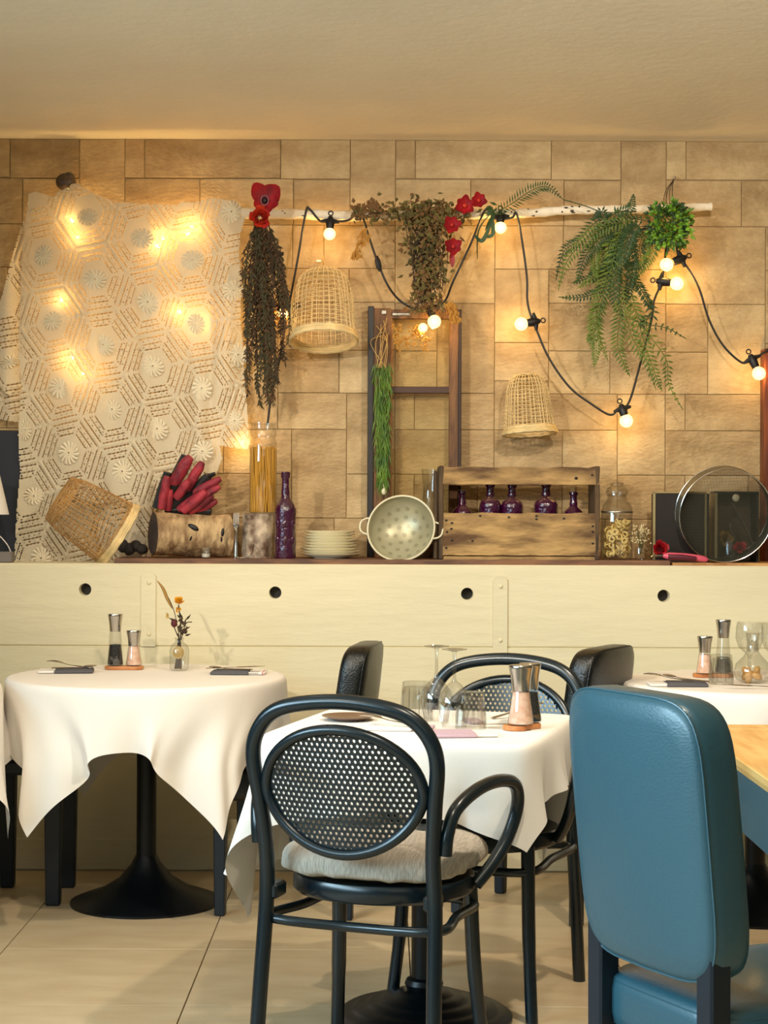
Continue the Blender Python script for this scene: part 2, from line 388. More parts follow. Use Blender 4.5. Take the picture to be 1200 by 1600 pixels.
# side walls, rear wall
mb = MB()
for (y0, y1, z0, z1) in ((YB, -1.2, 0, CEIL), (3.8, DW, 0, CEIL), (-1.2, 3.8, 0, 1.3), (-1.2, 3.8, 2.5, CEIL)):
    mb.box((XL - .08, (y0 + y1) / 2, (z0 + z1) / 2), (.16, y1 - y0, z1 - z0))
struct('wall_left', mb, M_wall)
win = MB()
for y in (-1.18, .05, 1.3, 2.55, 3.78): win.box((XL - .06, y, 1.9), (.06, .06, 1.2))
for z in (1.32, 2.48): win.box((XL - .06, 1.3, z), (.06, 5.0, .05))
struct('window_1', win, M_dwood)
mb = MB(); mb.box((XR + .08, 2.1, CEIL / 2), (.16, 9.6, CEIL)); struct('wall_right', mb, M_wall)
mb = MB(); mb.box((.15, YB - .08, CEIL / 2), (7.2, .16, CEIL)); struct('wall_rear', mb, M_wall)

# ------------------------------------------------------------------ shelf boards
def wobble_board(x0, x1, y0, y1, z0, z1, m, name, label):
    b = MB(); n = 26; vs = []
    for i in range(n + 1):
        x = x0 + (x1 - x0) * i / n; w = .002 * sin(i * 1.7) + .0015 * sin(i * 4.1)
        vs += [(x, y0 + w, z0), (x, y1, z0), (x, y1, z1), (x, y0 + w + .002, z1 + w * .2)]
    fs = []
    for i in range(n):
        a = i * 4
        for j in range(4): fs.append((a + j, a + 4 + j, a + 4 + (j + 1) % 4, a + (j + 1) % 4))
    fs += [(0, 1, 2, 3), (n * 4 + 3, n * 4 + 2, n * 4 + 1, n * 4)]
    b.add(vs, fs); return tag(obj(name, b, m, smooth=False), label, 'board')
wobble_board(X(178, DL), X(1048, DL), DL + .012, DW - .01, ZL, ZB, M_board, 'shelf_board', 'long dark brown wooden board on the cream ledge under the logs, plates and crate')
M_lb = mat('pale_board', (196, 146, 86), .6, rgb2=(150, 100, 56), vscale=6, stretch=(1, 4, 6))
wobble_board(X(1052, DL), X(1330, DL), DL + .012, DW - .01, ZL, ZL + .010, M_lb, 'shelf_board', 'short pale wooden board on the ledge under the round sieve')

# ------------------------------------------------------------------ crochet garment
import numpy as np
def crochet():
    d = DW - .07; h = 1.3
    ao = np.array([70., 400.]); av = np.array([13., 103.]); bv = np.array([80., 36.]); Minv = np.linalg.inv(np.column_stack([av, bv]))
    def pattern(PX, PY):
        ij = np.stack([PX - ao[0], PY - ao[1]], -1) @ Minv.T
        q = np.stack([ij[..., 1] * sqrt(3) / 2, ij[..., 0] + ij[..., 1] * .5], -1)
        best = None
        i0 = np.floor(ij[..., 0]); j0 = np.floor(ij[..., 1])
        for di in (-1, 0, 1, 2):
            for dj in (-1, 0, 1, 2):
                i = i0 + di; j = j0 + dj
                c = np.stack([j * sqrt(3) / 2, i + j * .5], -1); r = q - c; dd = (r ** 2).sum(-1)
                if best is None: best = dd; rel = r
                else:
                    mk = dd < best; best = np.where(mk, dd, best); rel = np.where(mk[..., None], r, rel)
        ds = [];
        for a in (90, 30, 150):
            ds.append(np.abs(rel[..., 0] * cos(radians(a)) + rel[..., 1] * sin(radians(a))))
        ds = np.stack(ds, -1); hr = ds.max(-1); k = ds.argmax(-1)
        tang = np.zeros_like(hr)
        for idx, a in enumerate((90, 30, 150)):
            t = -rel[..., 0] * sin(radians(a)) + rel[..., 1] * cos(radians(a)); tang = np.where(k == idx, t, tang)
        rad = np.sqrt(best); return hr, tang, rad
    def build(name, poly, x0, x1, y0, y1, dep, fold, parent):
        W = np.arange(x0, x1 + h, h); H = np.arange(y0, y1 + h, h); PX, PY = np.meshgrid(W, H)
        hr, tg, rad = pattern(PX, PY); HR, HG = hr, None
        def inside(px, py):
            c = np.zeros(px.shape, bool); n = len(poly)
            for i in range(n):
                xa, ya = poly[i]; xb, yb = poly[i - 1]
                cond = ((ya > py) != (yb > py)) & (px < (xb - xa) * (py - ya) / (yb - ya + 1e-9) + xa); c ^= cond
            return c
        half = hr * 0.577
        hv = hr; hr, tg, rad = pattern(PX + h / 2, PY + h / 2)
        slot = np.zeros(hr.shape, bool)
        for r in (.455, .365, .285): slot |= (np.abs(hr - r) < .0088) & (np.abs(tg) < r * .577 - .030)
        for r in (.41, .325): slot |= (np.abs(hr - r) < .0095) & (np.abs(((tg + .5) / .10) % 1 - .5) < .10) & (np.abs(tg) < r * .5)
        hr = hv
        hgt = .0035 * np.exp(-((hr - .5) / .022) ** 2) - .0018 * np.exp(-((hr - .455) / .02) ** 2) - .0018 * np.exp(-((hr - .365) / .018) ** 2) - .0016 * np.exp(-((hr - .285) / .016) ** 2)
        Y = dep - fold(PX, PY) - hgt
        a = PX - 600.0; bb = PY - 800.0
        xx = a * cos(ROLL) + bb * sin(ROLL); yy = -a * sin(ROLL) + bb * cos(ROLL)
        Xw = xx * dep / F; Zw = CAMZ - yy * dep / F
        ny, nx = PX.shape; vid = np.arange(nx * ny).reshape(ny, nx)
        cx = PX[:-1, :-1] + h / 2; cy = PY[:-1, :-1] + h / 2
        keep = inside(cx, cy) & ~slot[:-1, :-1]
        q = np.stack([vid[:-1, :-1], vid[1:, :-1], vid[1:, 1:], vid[:-1, 1:]], -1)[keep]
        used = np.unique(q); remap = np.full(nx * ny, -1); remap[used] = np.arange(len(used)); q = remap[q]
        V = np.stack([Xw.ravel(), Y.ravel(), Zw.ravel()], -1)[used]
        me = bpy.data.meshes.new(name); me.from_pydata(V.tolist(), [], q.tolist()); me.materials.append(M_croc); me.shade_smooth()
        o = bpy.data.objects.new(name, me); C.objects.link(o); o.parent = parent; o.location = -Vector(parent.location); return o
    t = thing('crochet_cover', 'cream crochet garment with hexagon pattern and flower rosettes hanging on the stone wall', 'garment', P(105, 296, d))
    def fold(x, y):
        k = np.clip((y - 300) / 250., 0, 1)
        return .012 + k * (.014 * np.sin(x / 17. + y / 90.) + .010 * np.sin(x / 31. - y / 160. + 1) + .018 * np.exp(-((x - 300 - (y - 500) * .06) / 13.) ** 2) - .02 * np.exp(-((x - 330) / 9.) ** 2)
                           + .016 * np.exp(-((x - 225 - (y - 560) * .02) / 10.) ** 2)) + .012 * np.exp(-((x - 120 - (y - 300) * .12) / 14.) ** 2) * k
    body = [(46, 304), (56, 300), (66, 303), (84, 309), (92, 300), (104, 295), (120, 289), (132, 293), (142, 300), (160, 308), (182, 317), (230, 319), (278, 322), (284, 316), (300, 318),
            (316, 314), (334, 310), (356, 314), (374, 322), (385, 331), (382, 346), (376, 366), (374, 400), (378, 440), (376, 500), (380, 540), (382, 590), (386, 640), (390, 690), (388, 702),
            (366, 700), (344, 696), (348, 716), (338, 742), (322, 739), (318, 760), (300, 770), (262, 772), (244, 774), (238, 800), (236, 882), (150, 882), (22, 882), (26, 800), (31, 740), (29, 680),
            (34, 600), (30, 540), (33, 470), (35, 400), (42, 340)]
    bo = build('body', body, 18, 394, 286, 884, d, fold, t)
    def fold2(x, y): return -.028 + .010 * np.sin(x / 9. + 1) + 0 * y
    sl = [(46, 318), (40, 520), (34, 600), (22, 608), (14, 618), (0, 608), (-26, 590), (-32, 560), (-14, 500), (2, 460), (14, 410), (30, 350)]
    build('sleeve', sl, -40, 50, 310, 622, d, fold2, t)
    sl2 = [(10, 600), (30, 600), (26, 659), (0, 655), (-24, 648), (-20, 600)]
    build('sleeve', sl2, -30, 34, 596, 662, d, lambda x, y: -.044 + .006 * np.sin(x / 7.) + 0 * y, t)
    # rosettes: a ring of petals around an eyelet, each one standing on the cloth
    fl = [(138, 340), (223, 373), (302, 408), (70, 400), (150, 438), (232, 473), (83, 502), (163, 540), (240, 573), (308, 507), (362, 332), (95, 607), (176, 640), (246, 670),
          (317, 608), (40, 672), (110, 708), (193, 737), (367, 658), (366, 455), (373, 555), (53, 775), (318, 706), (66, 872), (14, 565)]
    b = MB(); n = 14
    for k in range(n):
        a = 2 * pi * k / n; ca, sa = cos(a), sin(a); w = .0046
        L = [(.009, .001), (.017, -.0025), (.032, -.0035), (.044, .001)]
        vs = []
        for r, y in L:
            ww = w * (r / .022) ** .5
            aa = a + r * 8
            ca, sa = cos(aa), sin(aa)
            vs += [(r * ca - ww * sa, .002, r * sa + ww * ca), (r * ca, y - .0012, r * sa), (r * ca + ww * sa, .002, r * sa - ww * ca)]
        b.add(vs, [(3 * i + j, 3 * i + j + 1, 3 * i + j + 4, 3 * i + j + 3) for i in range(3) for j in range(2)])
    b.lathe([(.0095, 0), (.0075, .003), (.0045, .003), (.0038, 0)], 14, (0, 0, 0), Matrix.Rotation(pi / 2, 3, 'X'))
    r0 = None
    for i, (px, py) in enumerate(fl):
        s = 1.0 if i % 3 else .88
        if r0 is None: o = r0 = obj('rosette', b, M_ros, t)
        else: o = r0.copy(); C.objects.link(o); o.parent = t
        f = float(fold(np.array(float(px)), np.array(float(py)))) if px > 20 else -.02
        q = P(px, py, d); q.y = d - f - .007
        o.location = q - Vector(t.location); o.scale = (s * (.85 if px > 50 else .6), 1, s); o.rotation_euler = (U(-.15, .15), U(0, 6), U(-.35, .35)) if False else (0, U(0, 6), 0)
    b = MB(); b.tube(spline([P(84, 309, d - .02), P(95, 300, d - .03), P(108, 298, d - .03), P(112, 289, d - .03), P(126, 288, d - .02)], 5), .003, 6)
    obj('neck_band', b, M_croc, t, world=True)
    return d
DC = crochet()
# shell hook that carries it
b = MB(); b.ball((0, 0, 0), (.040, .028, .034), 14, 10, Matrix.Rotation(.3, 3, 'Y')); b.ball((.012, -.004, .018), (.022, .018, .020), 12, 8)
o = tag(obj('shell_hook', b, mat('shell_grey', (92, 76, 62), .3, rgb2=(56, 48, 44), vscale=30)), 'grey brown shell shaped wall hook above the crochet garment', 'hook'); o.location = P(103, 285, DW - .03)
# fairy lights behind the crochet
t = thing('fairy_lights', 'tiny warm fairy lights on a wire glowing through the crochet garment', 'string lights', P(110, 330, DW - .035))
fp = [(110, 340), (97, 470), (128, 585), (150, 480), (190, 380), (247, 385), (293, 364), (284, 488), (312, 507), (330, 600), (378, 692)]
b = MB(); b.tube(spline([P(x, y, DW - .03) for x, y in fp], 8), .0012, 5); obj('wire', b, M_straw, t, world=True)
M_fg = None
for (x, y) in [(112, 345), (122, 372), (97, 470), (128, 585), (112, 560), (247, 385), (254, 372), (293, 364), (300, 352), (280, 487), (312, 507), (378, 692)]:
    b = MB(); b.ball((0, 0, 0), .0065, 8, 6); o = obj('bulb', b, M_fairy, t); o.location = P(x, y, DW - .05) - Vector(t.location)
# plain dark navy panel and small lamp at the far left
b = MB(); c = P(-40, 775, DW - .02); b.box(c, (.36, .03, .50), bev=.004)
tag(obj('navy_panel', b, M_dark), 'dark navy panel on the wall left of the crochet garment', 'board')
t = thing('table_lamp', 'small lamp with a plain white shade at the left picture edge', 'lamp', (X(-18, 6.55), 6.55, ZL))
b = MB(); b.lathe([(.028, .175), (.075, .175), (.040, .325), (.0395, .322), (.073, .178)], 24); obj('lamp_shade', b, M_paper, t)
b = MB(); b.lathe([(.0001, 0), (.045, 0), (.045, .012), (.008, .02), (.008, .20), (.03, .2)], 20); obj('base', b, M_dsteel, t)
b = MB(); b.tube(spline([P(-12, 830, 6.5), P(0, 838, 6.5), P(12, 852, 6.5), P(18, 866, 6.5)], 6), .0018, 6)
obj('cord', b, M_paper, t, world=True)
b = MB(); b.box((X(2, 6.47), 6.475, ZL + .020), (.085, .05, .04), bev=.004)
tag(obj('grey_box', b, mat('grey_box', (120, 112, 106), .6)), 'small flat grey box at the left end of the ledge', 'box')

# ------------------------------------------------------------------ birch pole
t = thing('birch_pole', 'long white birch branch hung horizontally across the stone wall', 'branch', P(740, 334, 6.68))
pp = [(378, 333), (430, 334), (480, 335), (560, 338), (640, 336), (720, 336), (770, 334), (830, 333), (880, 329), (930, 328), (1000, 327), (1060, 325), (1112, 323)]
pts = spline([P(x, y, 6.705) for x, y in pp], 5); b = MB(); b.tube(pts, [.0205 * (1 - .25 * i / len(pts)) + .0016 * sin(i * 1.9) for i in range(len(pts))], 10)
obj('bark', b, M_birchw, t, world=True)
b = MB()
for i in range(46):
    q = random.choice(pts); rr = .0175; a = U(-2.6, -.4); b.ball(q + Vector((U(-.02, .02), rr * sin(a) * .98, rr * cos(a) * .9)), (U(.003, .010), .003, U(.0015, .004)), 6, 4)
o = obj('knots', b, M_logend, t, world=True); o['kind'] = 'stuff'
t = thing('wall_nail', 'shiny nail in the wall with twine holding the right end of the birch branch', 'nail', P(1053, 278, DW))
b = MB(); b.ball((0, -.012, 0), (.006, .004, .006), 10, 6); b.tube([(0, .01, 0), (0, -.012, 0)], .0025, 6); obj('nail', b, M_steel, t)
b = MB()
for dx in (-14, -9, -3, 4): b.tube(spline([P(1053, 280, 6.765), P(1048 + dx * .6, 300, 6.74), P(1050 + dx, 327, 6.68)], 5), .0014, 5)
obj('twine', b, M_dry, t, world=True)

# ------------------------------------------------------------------ string lights
t = thing('string_lights', 'black cable string of warm globe bulbs draped from the birch branch', 'string lights', P(478, 328, 6.64))
ds = 6.685
cab = [[(418, 664), (424, 620), (437, 560), (447, 500), (453, 470), (466, 400), (478, 331), (484, 327), (500, 345), (515, 346), (545, 344), (556, 330), (566, 338), (578, 375), (591, 412), (606, 446), (625, 470), (650, 484), (668, 486), (694, 472), (708, 440), (736, 380), (756, 332), (764, 328), (775, 342), (800, 340), (806, 332), (813, 360), (823, 430), (824, 470), (831, 499), (838, 515), (858, 560), (890, 605), (925, 632), (952, 648), (966, 642), (983, 628), (1000, 570), (1018, 500), (1022, 470), (1031, 448), (1036, 430), (1041, 385)],
       [(1057, 380), (1060, 400), (1072, 415), (1092, 450), (1108, 500), (1130, 540), (1158, 566), (1172, 563), (1192, 552), (1215, 535)]]
for c in cab:
    b = MB(); b.tube(spline([P(x, y, ds - (.035 if 450 < y < 500 and 600 < x < 720 else 0)) for x, y in c], 6), .0042, 7); obj('cable', b, M_cable, t, world=True)
b = MB(); q0 = P(588, 400, ds); q1 = P(594, 424, ds); dd = q1 - q0
b.tube([q0, q0 + dd * .3, q0 + dd * .7, q1], [.005, .011, .011, .005], 8); obj('cable_joint', b, M_cable, t, world=True)
# socket centre, bulb centre (px)
socks = [((516, 348), (515, 364)), ((452, 484), (443, 489)), ((672, 484), (678, 501)), ((782, 340), (782, 354)), ((834, 503), (816, 506)), ((973, 641), (978, 656)), ((1063, 405), (1043, 413)),
         ((1035, 440), (1056, 443)), ((1176, 563), (1185, 582))]
for (sx, sy), (bx, by) in socks:
    dq = ds - (.035 if 600 < sx < 720 else .045 if sx == 452 else 0); a = P(sx, sy, dq); c = P(bx, by, dq - .004); dirv = (c - a).normalized()
    side = dirv.cross(Vector((0, 1, 0))).normalized()
    b = MB(); b.tube([a - dirv * .024, a - dirv * .012, a + dirv * .002, (a + c) / 2 + dirv * .004], [.008, .013, .017, .014], 10)
    b.tube([a - side * .034 - dirv * .004, a - side * .012 - dirv * .006, a + side * .012 - dirv * .006, a + side * .034 - dirv * .004], [.005, .010, .010, .005], 8)
    b.tube([a - dirv * .036 + (side * cos(q) + dirv * sin(q)) * .0085 for q in [2 * pi * k / 12 for k in range(12)]], .0026, 6, closed=True)
    o = obj('lamp_socket', b, M_cable, t, world=True)
    R = .025 if sx not in (516, 782, 452) else .0225
    g = MB(); g.ball((0, 0, 0), R, 20, 14); cc = obj('bulb', g, M_bulb); cc.parent = o; cc.location = c + dirv * .004; g = MB(); g.ball((0, 0, 0), .0095, 12, 8); cc = obj('filament', g, M_core); cc.parent = o; cc.location = c + dirv * .004
for i, (bx, by) in enumerate([(661, 512)]):
    g = MB(); g.ball((0, 0, 0), .017, 16, 10); o = obj('bulb', g, M_bulb, t); o.location = P(bx, by, 6.60) - Vector(t.location); g = MB(); g.ball((0, 0, 0), .006, 10, 6); o = obj('filament', g, M_core, t); o.location = P(bx, by, 6.60) - Vector(t.location)

# ------------------------------------------------------------------ baskets
def basket(name, label, loc, rot, prof, m, mrim, nst=34, rims=None, open_weave=True, rx=1.0, dense=()):
    t = thing(name, label, 'basket', loc); t.rotation_euler = rot
    zmax = prof[-1][1]
    def rad(z):
        for (r0, z0), (r1, z1) in zip(prof, prof[1:]):
            if z0 <= z <= z1: return r0 + (r1 - r0) * (z - z0) / max(z1 - z0, 1e-6)
        return prof[-1][0]
    b = MB()
    for k in range(nst):
        a = 2 * pi * k / nst + (.03 if k % 2 else 0)
        b.tube([(r * cos(a) * rx + U(-.001, .001), r * sin(a) + U(-.001, .001), z) for r, z in prof], .0014, 5)
    obj('stakes', b, m, t)['kind'] = 'stuff'
    b = MB(); z = .03; k = 0
    while z < zmax * .985:
        r = rad(z); off = U(-.001, .001)
        b.tube([((r + .0015 * (1 if j % 2 else -1)) * cos(2 * pi * j / 40) * rx, (r + .0015 * (1 if j % 2 else -1)) * sin(2 * pi * j / 40), z + off + .0015 * sin(j * 1.3 + k)) for j in range(40)], .0013, 4, closed=True)
        den = any(a <= z / zmax <= c for a, c in dense)
        z += .0042 if den else zmax / 15.5; k += 1
    obj('weave', b, m, t)['kind'] = 'stuff'
    # thick plaited rim and band
    b = MB()
    for z, off, rr in ((.002, .001, .0062), (.010, 0, .0045), (.0175, 0, .004), (.0235, -.001, .0035)):
        r = rad(z) + off
        b.tube([((r + .0012 * sin(j * 2.1)) * cos(2 * pi * j / 48) * rx, (r + .0012 * sin(j * 2.1)) * sin(2 * pi * j / 48), z + .0012 * cos(j * 2.1)) for j in range(48)], rr, 6, closed=True)
    obj('rim', b, mrim, t)
    b = MB(); rt = prof[-1][0]
    for k in range(9): r = rt * (k + .6) / 9; b.tube([(r * cos(2 * pi * j / 28) * rx, r * sin(2 * pi * j / 28), zmax + .001 * (k % 2)) for j in range(28)], .0018, 4, closed=True)
    for k in range(12): a = pi * k / 12; b.tube([(-rt * cos(a) * rx, -rt * sin(a), zmax), (rt * cos(a) * rx, rt * sin(a), zmax)], .0016, 4)
    obj('crown', b, m, t)['kind'] = 'stuff'
    return t
c = P(506, 533, 6.60)
hb = basket('hanging_basket', 'larger open weave wicker basket hanging upside down beside the old window frame', c, (radians(-15), radians(2), .2),
       [(.124, 0), (.118, .06), (.113, .14), (.106, .20), (.094, .245), (.066, .272)], M_wickl, M_wickl, 32)
c = P(828, 678, 6.683)
basket('hanging_basket', 'smaller pale wicker basket hanging on the wall above the wooden crate', c, (radians(-4), radians(-3), 0.1),
       [(.101, 0), (.093, .03), (.086, .10), (.078, .17), (.066, .205), (.048, .222)], M_wickl, M_wickl, 34)
b = MB(); b.tube(spline([P(457, 470, 6.58), P(455, 485, 6.56), P(456, 500, 6.56), P(458, 520, 6.56)], 6), .0035, 6)
b.tube(spline([P(505, 400, 6.74), P(507, 412, 6.70), P(508, 424, 6.66)], 4), .0016, 5)
o = obj('hanging_cord', b, M_straw, hb); o.matrix_parent_inverse = (Matrix.Translation(hb.location) @ hb.rotation_euler.to_matrix().to_4x4()).inverted()
b = MB(); b.box(P(498, 408, DW - .006), (.02, .008, .009), bev=.002); tag(obj('wall_hook', b, M_paper), 'tiny white plastic hook on the wall above the larger hanging basket', 'hook')
# basket lying on the ledge
t = basket('wicker_basket', 'brown wicker basket lying tilted on the left end of the ledge', P(181, 822, 6.57), (0, 0, 0),
       [(.130, 0), (.122, .06), (.114, .13), (.106, .21), (.090, .268)], M_wick, M_wickl, 50, dense=((.0, .14), (.80, 1)))
ax = Vector((-.82, -.22, .53)).normalized()   # axis points from the rim to the closed end
zq = Vector((0, 0, 1)).rotation_difference(ax); t.rotation_euler = zq.to_euler()
t.location = P(188, 838, 6.60)
b = MB()
for k in range(4): b.ball(P(192 + k * 10, 853 + (k % 2) * 5, 6.60), (.022, .024, .026 - .002 * k), 10, 7)
tag(obj('dark_stone', b, mat('dark_stone', (44, 38, 34), .8, bump=.5)), 'dark stones on the ledge between the tilted basket and the birch log', 'stones')

# ------------------------------------------------------------------ birch logs and what is on them
def log(name, label, loc, r, L, axis, m=M_birch, spots=()):
    t = thing(name, label, 'log', loc); q = Vector((0, 0, 1)).rotation_difference(Vector(axis)).to_matrix()
    b = MB(); n = 40; prof = [(r * (1 + .02 * sin(k)), -L / 2 + L * k / 14) for k in range(15)]
    b.lathe(prof, n, (0, 0, 0), q, wob=lambda a, z: 1 + .025 * sin(3 * a + z * 20) + .012 * sin(7 * a + z * 60)); obj('bark', b, m, t)
    for s in (-1, 1):
        b = MB(); b.lathe([(.0001, s * L / 2 * 1.0), (r * .5, s * L / 2), (r * .96, s * (L / 2 + .001)), (r, s * (L / 2 - .003))], n, (0, 0, 0), q, wob=lambda a, z: 1 + .025 * sin(3 * a + z * 20)); obj('sawn_end', b, M_logend, t)
    return t
ax = Vector((.93, .36, -.03)).normalized()
lt = log('birch_log', 'thick birch log lying on its side on the shelf board', P(298, 836, 6.58), .078, .285, ax)
b = MB()
for (px, py, w, h, rz) in ((302, 824, .022, .010, .5), (297, 838, .010, .018, .1), (348, 832, .006, .016, .1), (346, 843, .004, .010, 0)):
    c = P(px, py, 6.505); b.ball(c, (w, .006, h), 10, 6, Matrix.Rotation(rz, 3, 'Y'))
obj('bark_scar', b, M_black2, lt, world=True)
sl = log('birch_log', 'short upright birch log carrying the spaghetti jar', (X(404, 6.6), 6.6, ZB + .0815), .060, .163, (0, 0, 1), mat('birch_bark_pale', (224, 204, 178), .75, rgb2=(92, 68, 52), vscale=15, stretch=(1, 1, 1), bump=.8, bscale=30))
# dyed sticks
t = thing('stick_bundle', 'fan of thick red dyed wooden sticks standing on the lying birch log', 'sticks', P(285, 800, 6.58))
for i, (x0, y0, x1, y1, r) in enumerate([(252, 795, 261, 745, 7.5), (262, 797, 266, 766, 6.5), (268, 760, 297, 714, 10), (276, 778, 295, 751, 7.5), (292, 764, 316, 722, 8), (288, 776, 345, 748, 7),
                          (286, 799, 322, 768, 8), (296, 800, 332, 774, 7.5), (304, 801, 338, 783, 6.5), (300, 788, 343, 760, 6), (280, 796, 312, 773, 7)]):
    d0 = 6.56 + (i % 3) * .02; a = P(x0, y0, d0); c = P(x1, y1, d0 - .03); r *= 1 / 424 
    b = MB(); n = 6; b.tube([a.lerp(c, k / n) + Vector((.001 * sin(k * 2 + i), 0, .001 * cos(k + i))) for k in range(n + 1)], [r * q for q in (.85, .95, 1, 1, .98, .92, .62)], 9); obj('stick', b, M_stick, t, world=True)
b = MB()
for (x0, y0, x1, y1, r) in ((246, 795, 262, 738, 9), (266, 770, 290, 712, 10), (290, 780, 326, 744, 10), (258, 797, 330, 799, 8), (262, 790, 300, 772, 12), (318, 748, 336, 740, 4)):
    b.tube([P(x0, y0, 6.60), P((x0 + x1) / 2, (y0 + y1) / 2, 6.60), P(x1, y1, 6.59)], [r / 424, r / 424, r / 600], 8)
obj('dark_wrap', b, M_black2, t, world=True)
# tealight, fork, small silver spoon
t = thing('tealight_glass', 'small clear tealight glass standing in front of the lying birch log', 'tealight', (X(322, 6.46), 6.46, ZB))
b = MB(); b.lathe([(.0001, .003), (.018, .003), (.021, .03), (.028, .034), (.029, .040), (.026, .040), (.020, .034), (.017, .006)], 20); obj('glass', b, M_glass, t)
b = MB(); b.lathe([(.0001, .006), (.015, .006), (.0155, .018), (.0001, .019)], 16); obj('wax', b, M_paper, t)
def fork(mb, L=.16, s=1.0, M=None, c=(0, 0, 0), tines=4):
    c = Vector(c); T = lambda v: (M @ Vector(v) if M else Vector(v)) + c
    mb.tube([T((0, 0, 0)), T((0, .001, L * .25)), T((0, .002, L * .5)), T((0, 0, L * .62))], [.0075 * s, .006 * s, .003 * s, .0035 * s], 8, flat=.35)
    mb.tube([T((0, 0, L * .62)), T((0, -.002, L * .68)), T((0, -.002, L * .76))], [.004 * s, .0105 * s, .0105 * s], 8, flat=.25)
    for k in range(tines): x = (-1.5 + k) * .0056 * s; mb.tube([T((x, -.002, L * .74)), T((x, -.001, L * .9)), T((x * 1.05, .002, L))], [.0022 * s, .002 * s, .0011 * s], 5)
def spoon(mb, L=.15, s=1.0, M=None, c=(0, 0, 0)):
    c = Vector(c); T = lambda v: (M @ Vector(v) if M else Vector(v)) + c
    mb.tube([T((0, 0, 0)), T((0, .001, L * .3)), T((0, .002, L * .6)), T((0, 0, L * .74))], [.007 * s, .005 * s, .003 * s, .0035 * s], 8, flat=.4)
    q = M @ Matrix.Identity(3) if M else Matrix.Identity(3)
    mb.ball(T((0, -.001, L * .86)), (.0135 * s, .004, .022 * s), 12, 8, q)
def knife(mb, L=.2, s=1.0, M=None, c=(0, 0, 0)):
    c = Vector(c); T = lambda v: (M @ Vector(v) if M else Vector(v)) + c
    mb.tube([T((0, 0, 0)), T((0, 0, L * .2)), T((0, 0, L * .5)), T((0, 0, L * .55)), T((0, 0, L * .8)), T((0.002, 0, L))], [.007 * s, .0065 * s, .0045 * s, .009 * s, .009 * s, .002], 8, flat=.25)
b = MB(); fork(b, .166, 1.0, None, (X(369, 6.47), 6.475, ZB)); 
tag(obj('fork', b, M_steel, clean=False), 'old silver fork standing upright between the two birch logs', 'fork')
b = MB(); b.tube(spline([P(366, 871, 6.46), P(380, 872, 6.46), P(392, 868, 6.46), P(396, 852, 6.49)], 4), [.003] * 13, 6)
tag(obj('bent_spoon', b, M_steel), 'bent silver utensil lying at the foot of the upright birch log', 'utensil')
# spaghetti jar
zj = ZB + .164; t = thing('spaghetti_jar', 'tall clear jar of yellow spaghetti standing on the short birch log', 'jar', (X(411, 6.6), 6.6, zj))
b = MB(); b.lathe([(.0001, .002), (.046, .002), (.051, .008), (.051, .255), (.049, .268), (.044, .277), (.044, .283), (.048, .287), (.048, .312), (.0455, .315), (.046, .33), (.050, .333), (.050, .338), (.044, .338)], 36); obj('glass', b, M_glass, t)
b = MB()
for k in range(230):
    a = U(0, 2 * pi); r = .0465 * sqrt(U(.35, 1)); a2 = a + U(-.5, .5); b.tube([(r * cos(a), r * sin(a), .006), (r * cos(a2), r * sin(a2), U(.235, .25))], .0021, 5)
o = obj('spaghetti', b, M_pasta, t); o['kind'] = 'stuff'
# purple bottle
def purple_bottle(name, label, loc, h, r, cork=False, grp=None, hbf=.20):
    t = thing(name, label, 'bottle', loc, group=grp)
    k = h / .32; hb = hbf * k
    nk = (h - hb) / (.12 * k) * k
    prof = [(.0001, 0), (r * .95, 0), (r, .006), (r * .97, .03 * k), (r, .06 * k), (r * .96, .10 * k), (r, .14 * k), (r, hb - .03 * k), (r * 1.02, hb - .02 * k), (r * .85, hb), (r * .5, hb + .018 * nk), (r * .38, hb + .03 * nk), (r * .42, hb + .045 * nk), (r * .36, hb + .06 * nk),
            (r * .34, hb + .09 * nk), (r * .36, hb + .095 * nk), (r * .44, hb + .10 * nk), (r * .44, hb + .118 * nk), (r * .30, h), (r * .2, h)]
    b = MB(); b.lathe(prof, 28, wob=(lambda a, z: 1 + .03 * cos(8 * a) * sin(z * 120)) ); obj('glass_body', b, M_purple, t)
    b = MB()
    for q in range(3):
        for z in (.07 * k, .13 * k):
            a = -pi / 2 + (q - 1) * .9; b.ball((r * .96 * cos(a), r * .96 * sin(a), z), (.010, .006, .016), 8, 6, Matrix.Rotation(a + pi / 2, 3, 'Z'))
    obj('embossing', b, M_purple, t)['kind'] = 'stuff'
    if cork: b = MB(); b.lathe([(.0001, h + .018), (r * .33, h + .018), (r * .27, h - .01), (.0001, h - .01)], 14); obj('cork', b, M_cork, t)
    return t
purple_bottle('purple_bottle', 'tall embossed purple glass bottle beside the upright birch log', (X(446, 6.49), 6.49, ZB), .318, .0385)
# stack of plates
pl = MB(); pl.lathe([(.0001, .004), (.060, .004), (.062, 0), (.066, 0), (.070, .004), (.108, .013), (.110, .015), (.107, .016), (.068, .008), (.0001, .007)], 44)
p0 = None
pn = ['bottom plate', 'second plate from the bottom', 'third plate from the bottom', 'fourth plate from the bottom', 'middle plate', 'fourth plate from the top', 'third plate from the top', 'second plate from the top', 'topmost plate']
for k in range(9):
    lab = 'pale glazed dinner plate, ' + pn[k] + ' of the stack on the shelf board'
    if p0 is None: o = p0 = obj('dinner_plate', pl, M_plate)
    else: o = p0.copy(); C.objects.link(o)
    o.location = (X(515, 6.58) + U(-.004, .004), 6.585 + U(-.003, .003), ZB + .0105 * k); o.scale = (1 - .018 * k, 1 - .018 * k, 1.15); tag(o, lab, 'plate', 'stacked dinner plates')
